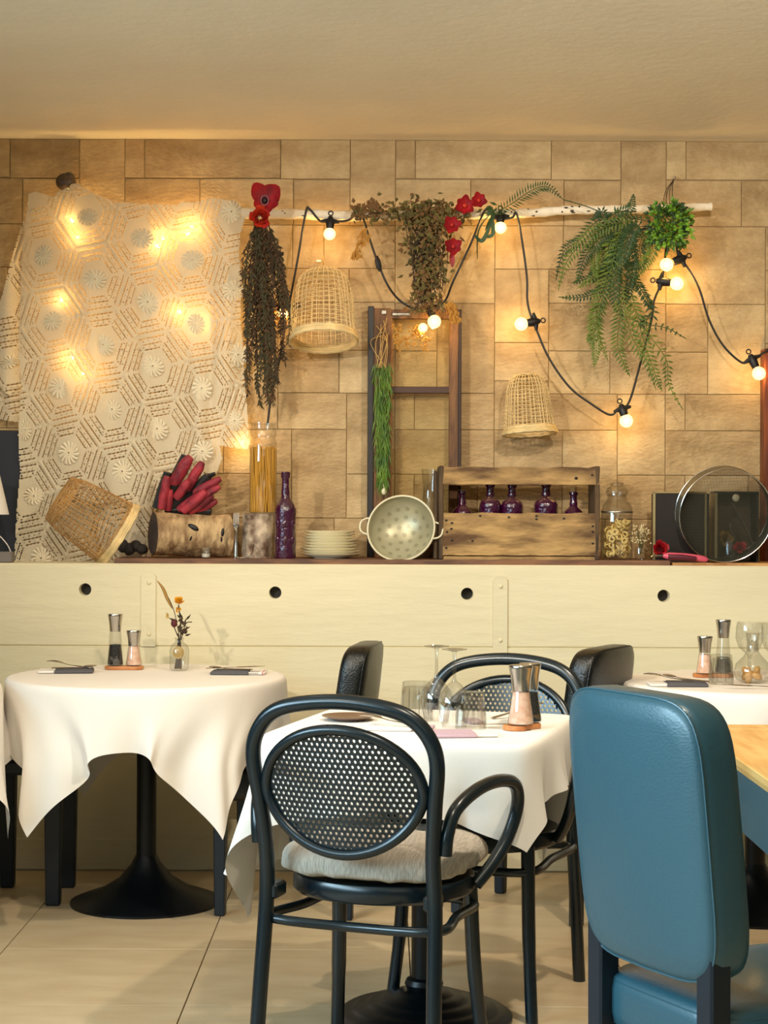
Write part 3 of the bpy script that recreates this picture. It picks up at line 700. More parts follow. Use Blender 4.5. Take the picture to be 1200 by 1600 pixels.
# ------------------------------------------------------------------ colander
t = thing('colander', 'round pale green enamel colander with two wire handles leaning on its side', 'colander', P(627, 826, 6.50))
ax = Vector((-.17, -.93, .30)).normalized(); q = Vector((0, 0, 1)).rotation_difference(ax).to_matrix()
R = .124; b = MB(); prof = [(R * sin(a) if a > .01 else .0001, .006 + .085 * (1 - cos(a)) * 1.0 - .085) for a in [pi / 2 * k / 12 for k in range(13)]]
prof += [(R + .001, .008), (R * .985 + .003, .004)]; prof += [((R + .002) * sin(a) if a > .01 else .0001, .006 + .087 * (1 - cos(a)) - .089) for a in [pi / 2 * k / 12 for k in range(12, -1, -1)]]
b.lathe(prof, 48, (0, 0, 0), q); obj('bowl', b, M_cola, t, ang=60)
b = MB(); b.tube([q @ Vector((R * cos(2 * pi * k / 48), R * sin(2 * pi * k / 48), .007)) for k in range(48)], .0038, 8, closed=True); obj('rim', b, M_enam, t)
b = MB()
def bowlpt(r, ph): 
    a = math.asin(min(r / R, .98)); return Vector((r * cos(ph), r * sin(ph), .0065 - .085 * cos(a) + .0008)), Vector((-sin(a) * cos(ph), -sin(a) * sin(ph), .8)).normalized()
spots = [(0, 0)] + [(.034, k * pi / 3) for k in range(6)] + [(.064, k * pi / 5.5 + .2) for k in range(11)] + [(.092, k * pi / 8 + .1) for k in range(16)]
for r, ph in spots:
    c, nn = bowlpt(r, ph); qq = Vector((0, 0, 1)).rotation_difference(nn).to_matrix()
    for k in range(7):
        o_ = Vector((0, 0, 0)) if k == 6 else qq @ Vector((.0062 * cos(k * pi / 3), .0062 * sin(k * pi / 3), 0))
        b.lathe([(.0001, 0), (.0016, 0)], 6, q @ (c + o_ + nn * .0014), q @ qq)
obj('perforations', b, M_colad, t)['kind'] = 'stuff'
for s, lean in ((-1, .1), (1, -.1)):
    b = MB(); ph0 = (pi if s < 0 else 0) + lean; e = q.inverted() @ Vector((s, 0, .12 * s * -1)); ph0 = atan2(e.y, e.x)
    pts = []
    for k in range(9):
        w = -1 + 2 * k / 8; out = .030 * (1 - abs(w) ** 3); pts.append(q @ Vector(((R + out) * cos(ph0 + w * .26), (R + out) * sin(ph0 + w * .26), .004)))
    b.tube(pts, .0034, 8); obj('handle', b, M_enam, t)
# clear carafe behind the colander
t = thing('glass_carafe', 'clear glass carafe half hidden behind the colander and crate', 'carafe', (X(672, 6.70), 6.70, ZB))
b = MB(); b.lathe([(.0001, .003), (.040, .003), (.044, .01), (.046, .12), (.040, .17), (.028, .21), (.026, .26), (.031, .31), (.033, .335)], 30); obj('glass', b, M_glass, t)

# ------------------------------------------------------------------ old window frame
dw = 6.74
t = thing('old_window_frame', 'old brown wooden window frame leaning against the wall behind the colander', 'window frame', (X(647, dw), dw, ZB))
def fb(x0, x1, y0, y1, d, th, name, m=M_frame, bev=.002):
    a = P(x0, y0, d); c = P(x1, y1, d); b = MB(); b.box(((a.x + c.x) / 2, d, (a.z + c.z) / 2), (abs(c.x - a.x), th, abs(a.z - c.z)), bev=bev); return obj(name, b, m, t, world=True, smooth=False)
fb(583, 610, 482, 871, dw, .030, 'stile'); fb(702, 719, 484, 871, dw, .030, 'stile')
fb(575, 583, 479, 871, dw - .004, .034, 'edge_strip', M_black2); fb(716, 720, 484, 800, dw - .006, .034, 'edge_strip', mat('dark_edge', (44, 24, 16), .6))
fb(608, 705, 484, 499, dw, .026, 'top_rail'); fb(608, 706, 604, 615, dw - .002, .020, 'glazing_bar', mat('glazing_bar', (62, 34, 22), .55)); fb(608, 706, 850, 871, dw, .028, 'bottom_rail')
fb(604, 612, 484, 871, dw - .002, .016, 'inner_bead', mat('bead', (140, 92, 50), .6))
for (y0, y1) in ((499, 604), (615, 850)): fb(610, 703, y0, y1, dw + .004, .003, 'window_pane', M_glassw, 0)
b = MB(); b.box(P(628, 491, dw - .017), (.075, .006, .012), bev=.002); b.box(P(600, 488, dw - .018), (.02, .008, .016), bev=.002); obj('hinge', b, M_dsteel, t, world=True)

# hanging green grass bunch with a little shell
t = thing('grass_bunch', 'narrow bunch of green grass hanging in front of the old window frame', 'dried plant', P(597, 560, 6.70))
b = MB()
for k in range(620):
    s = U(0, 1); y = 565 + 190 * s; x = 598 + U(-14, 13) * (1 - .35 * s); a = P(x, y, 6.695 + U(-.02, .015)); L = U(.03, .07)
    dr = Vector((U(-.35, .35), U(-.3, .2), -1)); b.leaf(a, dr, Vector((U(-1, 1), -1, 0)), L, .0022, .1)
o = obj('grass_blades', b, M_grass, t, world=True); o['kind'] = 'stuff'
b = MB()
for k in range(9):
    x0 = 590 + U(-6, 18); b.tube(spline([P(x0, 505 + U(-10, 20), 6.71), P(586 + U(-8, 20), 535, 6.70), P(596 + U(-8, 8), 575, 6.695)], 5), .0012, 4)
obj('stems', b, M_straw, t, world=True)['kind'] = 'stuff'
b = MB(); c = P(600, 768, 6.68); b.ball(c, (.010, .007, .013), 10, 8); b.tube([c + Vector((0, 0, .012)), P(598, 750, 6.69)], .0012, 4); obj('shell_tag', b, M_enam, t, world=True)

# ------------------------------------------------------------------ crate with bottles
d0, d1 = 6.465, 6.69
t = thing('wooden_crate', 'weathered wooden crate lying open to the front and holding purple bottles', 'crate', (X(815, 6.58), 6.58, ZB))
def cb(x0, x1, z0, z1, y0, y1, name, m=M_oldwood, rag=.0018):
    b = MB(); n = 16; vs = []
    for i in range(n + 1):
        x = x0 + (x1 - x0) * i / n; w = rag * (sin(i * 1.3 + z1 * 50) + .6 * sin(i * 3.7))
        w2 = rag * .5 * sin(i * 2.3); k = .6 if i in (0, n) else 1
        vs += [(x, y0 + .002 * sin(i), z0 + w2), (x, y1, z0 + w2), (x, y1, z1 + w * k), (x, y0 + .002 * sin(i) + .003, z1 + w * k)]
    fs = [(a * 4 + j, a * 4 + 4 + j, a * 4 + 4 + (j + 1) % 4, a * 4 + (j + 1) % 4) for a in range(n) for j in range(4)] + [(0, 1, 2, 3), (n * 4 + 3, n * 4 + 2, n * 4 + 1, n * 4)]
    b.add(vs, fs); return obj(name, b, m, t, world=True, smooth=False)
def ZP(y, d): return CAMZ - (y - 800) * d / F
xl, xr = X(692, d0), X(937, d0)
cb(xl, xr, ZP(756, d0), ZP(729, d0), d0, d0 + .018, 'top_board'); cb(xl, xr, ZP(867, d0), ZP(801, d0), d0, d0 + .018, 'front_board')
cb(xl, xr, ZB, ZB + .012, d0 + .005, d1, 'bottom_board', M_oldwood, .0005)
cb(xl, xr, ZP(756, d0), ZP(735, d0), d1 - .014, d1, 'back_board'); cb(xl, xr, ZB + .012, ZP(818, d0), d1 - .014, d1, 'back_board')
for x in (xl - .014, xr - .016):
    b = MB(); b.box((x + .008, (d0 + d1) / 2, (ZB + ZP(727, d0)) / 2), (.017, d1 - d0, ZP(727, d0) - ZB), bev=.003); obj('end_board', b, M_oldend, t, world=True, smooth=False)
b = MB(); b.box((xl - .026, d0 + .03, (ZB + ZP(735, d0)) / 2), (.014, .03, ZP(735, d0) - ZB), bev=.004); obj('end_cleat', b, M_oldend, t, world=True, smooth=False)
b = MB()
for (x, y) in ((697, 813), (706, 817), (705, 826), (698, 831), (706, 844), (738, 845), (838, 806), (838, 811), (926, 822), (926, 831), (926, 849), (900, 747), (795, 808), (750, 806), (881, 810), (925, 742), (697, 856)):
    c = P(x, y, d0 - .001); b.ball(c, (.005 if y != 747 else .007, .0025, .0035 if y != 747 else .005), 7, 4)
obj('nail_holes', b, M_black2, t, world=True)['kind'] = 'stuff'
for (px, h, r, ck, lab) in ((722, .242, .036, 0, 'dark purple bottle with a thin neck, leftmost in the crate'), (766, .266, .040, 0, 'bright purple embossed bottle, second from the left in the crate'),
                            (800, .264, .041, 0, 'purple bottle in the middle of the crate, left of the widest bottle'), (853, .268, .044, 0, 'widest purple embossed bottle, second from the right in the crate'),
                            (896, .238, .036, 1, 'purple bottle with a cork stopper, rightmost in the crate')):
    dd = 6.585
    purple_bottle('purple_bottle', lab, (X(px, dd), dd, ZB + .012), h, r, bool(ck), 'purple bottles in the crate', .245 if px in (766, 800, 853) else .225)

# ------------------------------------------------------------------ jar of ring pasta, baby's breath, red flower, peeler
t = thing('pasta_jar', 'clear stoppered jar half full of ring pasta right of the crate', 'jar', (X(964, 6.52), 6.52, ZB))
b = MB(); b.lathe([(.0001, .003), (.052, .003), (.057, .009), (.057, .178), (.052, .20), (.036, .218), (.034, .232), (.038, .236), (.038, .242)], 36); obj('glass', b, M_glass, t)
b = MB(); b.lathe([(.0001, .232), (.030, .232), (.032, .240), (.040, .243), (.041, .250), (.036, .262), (.022, .272), (.024, .282), (.0001, .284)], 28); obj('stopper', b, M_glass, t)
b = MB(); b.lathe([(.0575, .172), (.0585, .175), (.0575, .178)], 32); obj('neck_ring', b, M_dsteel, t)
b = MB()
for k in range(95):
    a = U(0, 2 * pi); r = .046 * sqrt(U(.25, 1)); z = U(.016, .14) + (.018 if k % 7 == 0 else 0); c = Vector((r * cos(a), r * sin(a), z)); qq = Euler((U(0, 3), U(0, 3), U(0, 3))).to_matrix()
    b.tube([c + qq @ Vector((.0095 * cos(2 * pi * j / 10), .0095 * sin(2 * pi * j / 10), 0)) for j in range(10)], .0035, 5, closed=True)
o = obj('ring_pasta', b, M_ring, t); o['kind'] = 'stuff'
t = thing('posy_vase', 'tiny glass vase with a posy of white dried blossom beside the pasta jar', 'vase', (X(1001, 6.50), 6.50, ZB))
b = MB(); b.lathe([(.0001, .002), (.020, .002), (.021, .03), (.019, .045), (.022, .048)], 20); obj('glass', b, M_glass, t)
b = MB()
for k in range(26): a = U(0, 6.28); r = U(.005, .032); b.tube([(0, 0, .02), (r * .4 * cos(a), r * .4 * sin(a), .06), (r * cos(a), r * sin(a), U(.075, .125))], .0008, 4)
obj('stems', b, M_moss, t)['kind'] = 'stuff'
b = MB()
for k in range(130): a = U(0, 6.28); r = U(.0, .038); b.ball((r * cos(a), r * sin(a) * .7, U(.06, .13)), U(.002, .0038), 6, 4)
obj('blossoms', b, mat('cream_blossom', (214, 196, 150), .8), t)['kind'] = 'stuff'
def rose(t, c, R, m, world=True, n=22, ax=(0, -1, .35)):
    q = Vector((0, 0, 1)).rotation_difference(Vector(ax)).to_matrix()
    for k in range(n):
        a = k * 2.4; rr = R * (.12 + .88 * (k / n) ** .8); tilt = .2 + 1.0 * k / n; w = R * (.30 + .40 * k / n); b = MB(); vs = []
        for i in range(4):
            for j in range(5):
                u = i / 3; v = (j - 2) / 2; rad = rr * (.35 + .65 * u * sin(tilt)) ; z = R * .75 * u * cos(tilt * .9) - R * .1 * (1 - u)
                aa = a + v * w / max(rad, R * .2) * .55 * (1 - .5 * (2 * u - 1.2) ** 2 * .5)
                vs.append(q @ Vector((rad * cos(aa), rad * sin(aa), z - .15 * R * abs(v) * u)) + Vector(c))
        b.add(vs, [(i * 5 + j, i * 5 + j + 1, i * 5 + j + 6, i * 5 + j + 5) for i in range(3) for j in range(4)]); obj('petal', b, m, t, world=world)
t = thing('red_rose', 'red silk rose head lying on the ledge in front of the black box', 'flower', P(1030, 872, 6.47)); rose(t, P(1031, 857, 6.475), .036, M_red)
t = thing('peeler', 'vegetable peeler with a pink and dark red handle lying on the shelf board', 'peeler', P(1075, 874, 6.46))
ax = Vector((.98, 0, -.02))
b = MB(); b.tube([P(1036, 868, 6.45), P(1045, 869, 6.45), P(1070, 870, 6.45), P(1090, 872, 6.45), P(1102, 874, 6.45), P(1106, 875, 6.45)], [.007, .014, .0135, .0125, .011, .005], 10); obj('handle', b, mat('pink_plastic', (214, 88, 110), .35), t, world=True)
b = MB(); b.tube([P(1044, 870, 6.439), P(1066, 871, 6.437), P(1088, 873, 6.439)], [.0095, .0105, .008], 8); obj('grip', b, mat('dark_red_plastic', (84, 10, 36), .4), t, world=True)
b = MB(); b.tube([P(1017, 870, 6.45), P(1028, 868, 6.45), P(1040, 868, 6.45)], [.003, .005, .004], 6); obj('blade', b, M_steel, t, world=True)
# ------------------------------------------------------------------ black boxes, roses behind the sieve, sieve
t = thing('black_box', 'black box with pale metal edges standing behind the round sieve', 'box', (X(1062, 6.60), 6.60, ZL))
def bx(x0, x1, y0, y1, d, th, name, m, par, bev=.001):
    a = P(x0, y0, d); c = P(x1, y1, d); b = MB(); b.box(((a.x + c.x) / 2, d, (a.z + c.z) / 2), (abs(c.x - a.x), th, abs(a.z - c.z)), bev=bev); return obj(name, b, m, par, world=True, smooth=False)
M_edge = mat('worn_metal_edge', (170, 156, 116), .4, metal=.7)
M_bxp = mat('black_lacquer', (26, 19, 20), .4)
bx(1021, 1104, 771, 879, 6.60, .10, 'case', M_bxp, t, .002); bx(1020, 1024, 769, 879, 6.547, .006, 'edge_strip', M_edge, t); bx(1020, 1104, 768, 771, 6.547, .006, 'edge_strip', M_edge, t); bx(1101, 1104, 770, 879, 6.547, .006, 'edge_strip', M_edge, t)
t = thing('display_case', 'dark open fronted metal case holding roses and a glass bell, seen through the sieve', 'case', (X(1148, 6.64), 6.64, ZL))
bx(1113, 1117, 770, 879, 6.62, .10, 'side_panel', M_edge, t); bx(1177, 1181, 768, 879, 6.62, .10, 'side_panel', M_bxp, t); bx(1113, 1181, 768, 771, 6.62, .10, 'top_panel', M_bxp, t)
bx(1115, 1180, 770, 879, 6.67, .004, 'back_panel', mat('case_back', (74, 58, 44), .6), t)
b = MB(); b.tube([P(1143, 786, 6.56), P(1160, 815, 6.56), P(1176, 850, 6.56)], [.014, .015, .015], 6, flat=.12); obj('strap', b, M_dsteel, t, world=True)
b = MB(); b.ball(P(1150, 778, 6.55), (.014, .008, .014), 14, 8); obj('knob', b, M_enam, t, world=True)
t = thing('glass_bell', 'small glass bell seen through the sieve inside the dark case', 'bell', (X(1141, 6.60), 6.60, ZL + .02))
b = MB(); b.lathe([(.036, .0), (.036, .06), (.030, .09), (.012, .11), (.006, .118), (.010, .13), (.006, .138), (.0001, .14)], 24); obj('glass', b, M_glass, t)
t = thing('yellow_rose', 'dull yellow silk rose seen through the sieve', 'flower', P(1133, 860, 6.58)); rose(t, P(1134, 842, 6.60), .036, mat('dull_yellow_petal', (150, 116, 40), .7), n=16)
t = thing('pink_rose', 'pink red silk rose at the bottom of the sieve', 'flower', P(1156, 870, 6.55)); rose(t, P(1156, 856, 6.565), .030, mat('pink_red_petal', (190, 50, 62), .6), n=18)
t = thing('round_sieve', 'large round metal flour sieve leaning on its edge at the right end of the ledge', 'sieve', P(1134, 876, 6.49))
R = .172; cF = P(1135, 803, 6.48); cB = P(1127, 797, 6.56); axs = (cB - cF).normalized(); u = Vector((0, 0, 1)).cross(axs).normalized(); v = axs.cross(u)
cF = cF - Vector((0, 0, (cF.z - R * v.z) - (ZL + .0115)))
cB = cF + axs * .075
b = MB(); n = 64; vs = []
for c, r in ((cF, R), (cB, R), (cB, R - .0015), (cF, R - .0015)): vs += [c + u * r * cos(2 * pi * j / n) + v * r * sin(2 * pi * j / n) for j in range(n)]
b.add(vs, [(k * n + j, k * n + (j + 1) % n, ((k + 1) % 4) * n + (j + 1) % n, ((k + 1) % 4) * n + j) for k in range(4) for j in range(n)])
obj('band', b, mat('sieve_metal', (120, 118, 104), .35, metal=.8), t, world=True)
b = MB()
for c in (cF, cB): b.tube([c + u * R * cos(2 * pi * j / n) + v * R * sin(2 * pi * j / n) for j in range(n)], .0024, 6, closed=True)
obj('rim', b, M_steel, t, world=True)
b = MB(); cm = cF.lerp(cB, .45); k = -R + .002
while k < R:
    h = sqrt(max(R * R - k * k, 0)) - .001
    if h > 0:
        for a, c in ((u, v), (v, u)): b.tube([cm + a * k - c * h, cm + a * k + c * h], .00048, 3)
    k += .0030
o = obj('wire_mesh', b, mat('sieve_wire', (74, 76, 66), .4, metal=.6), t, world=True, smooth=False); o['kind'] = 'stuff'
# wooden door post at the right
b = MB(); a = P(1191, 546, 6.74); c = P(1240, 880, 6.74)
b.box(((a.x + c.x) / 2, 6.735, (a.z + ZL) / 2), (c.x - a.x, .08, a.z - ZL), bev=.003); o = struct('trim_1', b, mat('red_brown_wood', (132, 62, 24), .5, rgb2=(90, 38, 16), vscale=8, stretch=(4, 4, .5)), smooth=False)

# ------------------------------------------------------------------ plants on the branch
def frond(t, pts, L, m, wid=.0028, steps=34, droop=.25, k0=.06, name='frond'):
    pts = spline(pts, 8); b = MB(); n = len(pts); b.tube(pts, [.0016] * (n - 1) + [.0006], 4)
    for i in range(steps):
        s = k0 + (1 - k0) * i / steps; f = s * (n - 1); i0 = min(int(f), n - 2); p = pts[i0].lerp(pts[i0 + 1], f - i0); tg = (pts[i0 + 1] - pts[i0]).normalized()
        sd = tg.cross(Vector((0, -1, 0.15))).normalized(); ln = L * sin(pi * min(1, .18 + s * .86)) ** .8 + .002
        for g in (-1, 1):
            dr = (sd * g + tg * .45 + Vector((0, U(-.25, .15), -droop + U(-.1, .1)))).normalized()
            b.leaf(p, dr, Vector((0, -1, U(-.2, .2))), ln * U(.85, 1.1), wid, .15)
    return obj(name, b, m, t, world=True, smooth=False)
t = thing('hanging_fern', 'long green fern hanging in fronds from the right half of the birch branch', 'fern', P(975, 345, 6.63))
D = 6.60
fr = [([(985, 345), (950, 352), (915, 375), (885, 410), (872, 455)], .040, 0), ([(980, 350), (945, 365), (915, 400), (900, 445)], .040, 1), ([(975, 350), (935, 345), (905, 375), (880, 395), (868, 440)], .035, 1),
      ([(960, 370), (945, 430), (935, 455), (905, 465), (872, 464)], .028, 1), ([(970, 350), (955, 420), (940, 470), (925, 530), (918, 520)], .040, 0), ([(965, 380), (945, 440), (932, 500), (950, 565)], .045, 0),
      ([(975, 370), (970, 440), (985, 520), (1008, 560), (1025, 610)], .042, 0), ([(985, 370), (985, 440), (1000, 500), (1040, 560), (1045, 600), (1068, 642)], .034, 0), ([(960, 420), (970, 480), (965, 540), (985, 590)], .045, 0),
      ([(970, 450), (990, 480), (1005, 530), (1022, 580), (1035, 612)], .045, 0), ([(975, 430), (1000, 450), (1020, 490), (1000, 505), (1040, 512), (1073, 530)], .030, 1), ([(975, 400), (995, 440), (1012, 470), (1020, 484)], .026, 1),
      ([(1000, 350), (985, 365), (975, 400), (965, 430)], .045, 1), ([(1010, 345), (960, 335), (985, 325), (990, 302)], .03, 1), ([(1000, 340), (950, 350), (940, 330), (925, 345)], .03, 1),
      ([(1020, 350), (1000, 380), (1000, 410), (975, 420)], .05, 1), ([(990, 350), (965, 400), (960, 460), (975, 500)], .045, 1), ([(940, 470), (928, 500), (932, 540), (928, 575)], .036, 0), ([(1000, 360), (1020, 390), (1000, 420), (978, 455)], .035, 0)]
for i, (pts, L, dk) in enumerate(fr):
    dd = D + (i % 4) * .022 - .03; frond(t, [P(x, y, dd - .02 * sin(k)) for k, (x, y) in enumerate(pts)], L, M_fernd if dk else M_fern, steps=27 if L > .03 else 24, wid=.0040)
for k in range(7):
    a0 = U(945, 1000); pts = [P(a0, U(340, 365), D + .03), P(a0 - U(-10, 45), U(380, 420), D + U(-.03, .03)), P(a0 - U(-20, 60), U(420, 480), D + U(-.04, .03))]
    frond(t, pts, .038, M_fernd if k % 2 else M_fern, steps=26, wid=.004)
t = thing('fern_frond', 'single dark green fern frond arching over the middle of the birch branch', 'fern', P(790, 330, 6.62))
frond(t, [P(770, 335, 6.62), P(800, 318, 6.60), P(830, 298, 6.59), (P(855, 292, 6.59)), P(880, 312, 6.60)], .034, M_fernd, steps=28, droop=-.25)
b = MB(); b.tube(spline([P(880, 312, 6.60), P(915, 322, 6.60), P(945, 332, 6.60), P(980, 330, 6.62)], 5), .002, 5); obj('stem', b, M_fernd, t, world=True)
b = MB()
for (x0, y0, x1, y1, x2, y2) in ((770, 330, 748, 360, 746, 405), (772, 335, 755, 375, 742, 368), (768, 332, 770, 365, 757, 370), (775, 325, 765, 345, 758, 360)):
    p = [P(x0, y0, 6.58), P(x1, y1, 6.57), P(x2, y2, 6.58)]; b.tube(spline(p, 6), [.003 + .006 * sin(pi * k / 12) for k in range(13)], 6, flat=.3)
for k in range(10): b.leaf(P(772 + U(-8, 8), 330 + U(-10, 6), 6.60), Vector((U(-1, 1), -.3, U(-1, .6))), Vector((0, -1, 0)), .035, .006)
obj('strap_leaves', b, M_fernd, t, world=True)
t = thing('leafy_bush', 'round tuft of bright green leaves on the right end of the birch branch', 'plant', P(1045, 350, 6.60))
b = MB(); b2 = MB()
for k in range(560):
    v = Vector((U(-1, 1), U(-1, 1), U(-1, 1)))
    if v.length > 1: v.normalize()
    c = P(1045, 352, 6.59) + Vector((v.x * .078, v.y * .06, v.z * .082)); c = c + v * U(-.03, .012); (b if k % 3 else b2).leaf(c, v + Vector((U(-.6, .6), -.4, U(-.6, .4))), Vector((U(-1, 1), -1, U(-1, 1))), U(.018, .03), U(.006, .010), .2)
obj('bright_leaves', b, M_bright, t, world=True, smooth=False)['kind'] = 'stuff'; obj('dark_leaves', b2, M_fernd, t, world=True, smooth=False)['kind'] = 'stuff'
b = MB()
for k in range(14): b.tube([P(1045, 350, 6.60), P(1045 + U(-30, 30), 352 + U(-32, 32), 6.59 + U(-.04, .03))], .0012, 4)
obj('stems', b, M_moss, t, world=True)['kind'] = 'stuff'
# dried moss bunch in the middle
t = thing('dried_bouquet', 'bunch of dried brown green foliage hanging in the middle of the birch branch', 'dried plant', P(655, 335, 6.62))
b = MB(); b2 = MB(); st = MB()
for k in range(1150):
    r = random.random()
    if r < .38: x, y = random.gauss(665, 30), random.gauss(332, 9)
    elif r < .80: s = random.random(); y = 345 + 100 * s; x = 668 + random.gauss(0, 19) * (1 - .25 * s)
    elif r < .97: s = random.random(); y = 420 + 70 * s; x = 665 + random.choice((-22, 0, 24)) * s + U(-10, 10)
    else: x, y = U(552, 600), U(325, 345)
    c = P(x, y, 6.62 + U(-.05, .04)); (b if k % 3 else b2).leaf(c, Vector((U(-1, 1), U(-.7, .3), U(-1, .8))), Vector((U(-.6, .6), -1, U(-.6, .6))), U(.016, .034), U(.004, .009), .25)
for k in range(60):
    a = P(U(620, 700), 335, 6.62); st.tube(spline([a, P(U(640, 700), U(370, 420), 6.60), P(U(640, 700), U(430, 500), 6.60)], 4), .0011, 4)
for (x, y) in ((565, 330), (572, 322), (560, 342)): st.tube([P(610, 336, 6.62), P(585, 332, 6.6), P(x, y, 6.6)], .002, 4)
for k in range(60): b2.leaf(P(U(553, 590), U(316, 338), 6.6), Vector((U(-1, 1), -.3, U(-1, 1))), Vector((0, -1, 0)), .022, .008)
obj('olive_leaves', b, M_moss, t, world=True, smooth=False)['kind'] = 'stuff'; obj('brown_leaves', b2, mat('brown_leaf', (112, 80, 44), .8), t, world=True, smooth=False)['kind'] = 'stuff'; obj('stems', st, M_dry, t, world=True)['kind'] = 'stuff'
b = MB()
for k in range(60):
    s = random.random(); b.leaf(P(575 - 20 * s + U(-7, 7), 355 + 45 * s, 6.6 + U(-.01, .02)), Vector((U(-1, .6), -.2, -1)), Vector((U(-.5, .5), -1, 0)), .022, .005)
for k in range(90):
    s = random.random(); b.leaf(P(702 + 12 * s + U(-6, 6), 470 + 32 * s, 6.59 + U(-.01, .02)), Vector((U(-.7, .7), -.2, -1)), Vector((U(-.5, .5), -1, 0)), .02, .006)
for k in range(120):
    s = random.random(); b.leaf(P(random.choice((622 - 0 * s, 648 + 20 * s, 655 - 20 * s)) + U(-7, 7), 505 + 50 * s * U(.4, 1), 6.62 + U(-.02, .02)), Vector((U(-1, 1), -.2, -.5)), Vector((U(-.5, .5), -1, 0)), .02, .004)
obj('golden_leaves', b, M_drygold, t, world=True, smooth=False)['kind'] = 'stuff'
# long dried rosemary-like bunch left
t = thing('dried_branches', 'long bunch of dark dried leafy twigs hanging at the right edge of the crochet garment', 'dried plant', P(405, 345, 6.62))
for g in range(3):
    st = MB(); b = MB()
    for k in range(20):
        x0 = 408 + U(-12, 12); sp = U(-1, 1); Lb = U(130, 290) if abs(sp) < .8 else U(90, 200); y1 = 345 + Lb
        x1 = 410 + sp * 34 + (8 if k % 4 == 0 else 0); dd = 6.60 + U(-.05, .04)
        pts = spline([P(x0, 345, dd + .01), P((x0 + x1) / 2 + sp * 8, 345 + Lb * .35, dd - .01), P(x1, 345 + Lb * .7, dd), P(x1 + U(-6, 10), y1, dd)], 6)
        st.tube(pts, .0013, 4)
        for j in range(int(Lb * .42)):
            s = U(.08, 1) * (len(pts) - 1); i0 = min(int(s), len(pts) - 2); p = pts[i0].lerp(pts[i0 + 1], s - i0)
            b.leaf(p, Vector((U(-1, 1), U(-.6, .4), -U(.5, 1.3))), Vector((U(-.6, .6), -1, 0)), U(.015, .026), .0028, .1)
    obj('twigs', st, M_dry, t, world=True)['kind'] = 'stuff'
    obj('dry_leaves', b, (M_dry, mat('dark_olive', (62, 58, 34), .8), mat('rust_leaf', (88, 62, 36), .8))[g], t, world=True, smooth=False)['kind'] = 'stuff'
for (pts) in ([(425, 360), (426, 420), (438, 395), (442, 400)], [(427, 400), (440, 440), (446, 470), (440, 500)]):
    frond(t, [P(x, y, 6.60) for x, y in pts], .016, M_dry, steps=16, name='side_twig')
b = MB()
for k in range(70): b.leaf(P(440 + U(-14, 10), 475 + U(-18, 26), 6.63 + U(-.02, .02)), Vector((U(-1, 1), -.4, U(-1, .4))), Vector((U(-.5, .5), -1, 0)), .02, .004)
obj('golden_leaves', b, M_drygold, t, world=True, smooth=False)['kind'] = 'stuff'
# red flowers
def petal(c, d, nrm, L, W, curl=.25, n=5):
    d = d.normalized(); s = d.cross(nrm).normalized(); nn = s.cross(d); b = MB(); vs = []
    for i in range(n + 1):
        u = i / n; w = W * sin(pi * min(.93, .12 + .83 * u)) ** .7
        for j in (-1, -.5, 0, .5, 1): vs.append(c + d * L * u * (1 - .06 * abs(j)) + s * w * j + nn * (curl * L * u * u + .25 * w * j * j))
    b.add(vs, [(i * 5 + j, i * 5 + j + 1, i * 5 + j + 6, i * 5 + j + 5) for i in range(n) for j in range(4)]); return b
t = thing('anemone', 'large red anemone flower with a dark eye on the left end of the birch branch', 'flower', P(414, 325, 6.6))
c = P(414, 314, 6.57)
for a, L, W in ((2.15, .078, .034), (.72, .080, .040), (-.35, .060, .030), (-1.2, .056, .03), (3.7, .050, .026)):
    obj('petal', petal(c, Vector((cos(a), -.25, sin(a))), Vector((0, -1, 0)), L, W), M_red, t, world=True)
b = MB(); b.ball(c + Vector((0, -.012, 0)), (.009, .006, .011), 12, 8); obj('dark_centre', b, M_black2, t, world=True)
b = MB(); b.tube([c + Vector((.014 * cos(q), -.014, .018 * sin(q))) for q in [2 * pi * k / 16 for k in range(16)]], .002, 5, closed=True); obj('stamen_ring', b, mat('grey_stamen', (140, 110, 120), .7), t, world=True)
t = thing('orange_flower', 'ragged orange red flower below the red anemone on the birch branch', 'flower', P(406, 340, 6.57)); rose(t, P(406, 340, 6.56), .050, M_redor, n=20, ax=(0.1, -1, -.1))
k = 0
for lab, cx, cy, s in (('upper left red orchid blossom on the branch right of the dried foliage', 726, 322, 1.1), ('red orchid blossom just right of the highest one on the branch', 748, 314, .9),
                       ('red orchid blossom hanging just below the birch branch', 706, 352, 1.0), ('lowest and longest red orchid blossom hanging over the wall', 708, 386, 1.0)):
    t = thing('red_orchid', lab, 'flower', P(cx, cy, 6.58), group='red orchids by the dried foliage'); c = P(cx, cy, 6.565); k += 1
    for q in range(6):
        a = q * pi / 3 + .4 * k; obj('petal', petal(c, Vector((cos(a), -.3, sin(a))), Vector((0, -1, 0)), .036 * s * (1 + .15 * (q % 2)), .016 * s, .3), M_red, t, world=True)
    b = MB(); b.ball(c + Vector((0, -.010, 0)), .008 * s, 8, 6); obj('centre', b, M_redor, t, world=True)
    if cy == 386:
        obj('petal', petal(P(706, 395, 6.57), Vector((.05, 0, -1)), Vector((0, -1, 0)), .055, .010, .0), M_red, t, world=True)

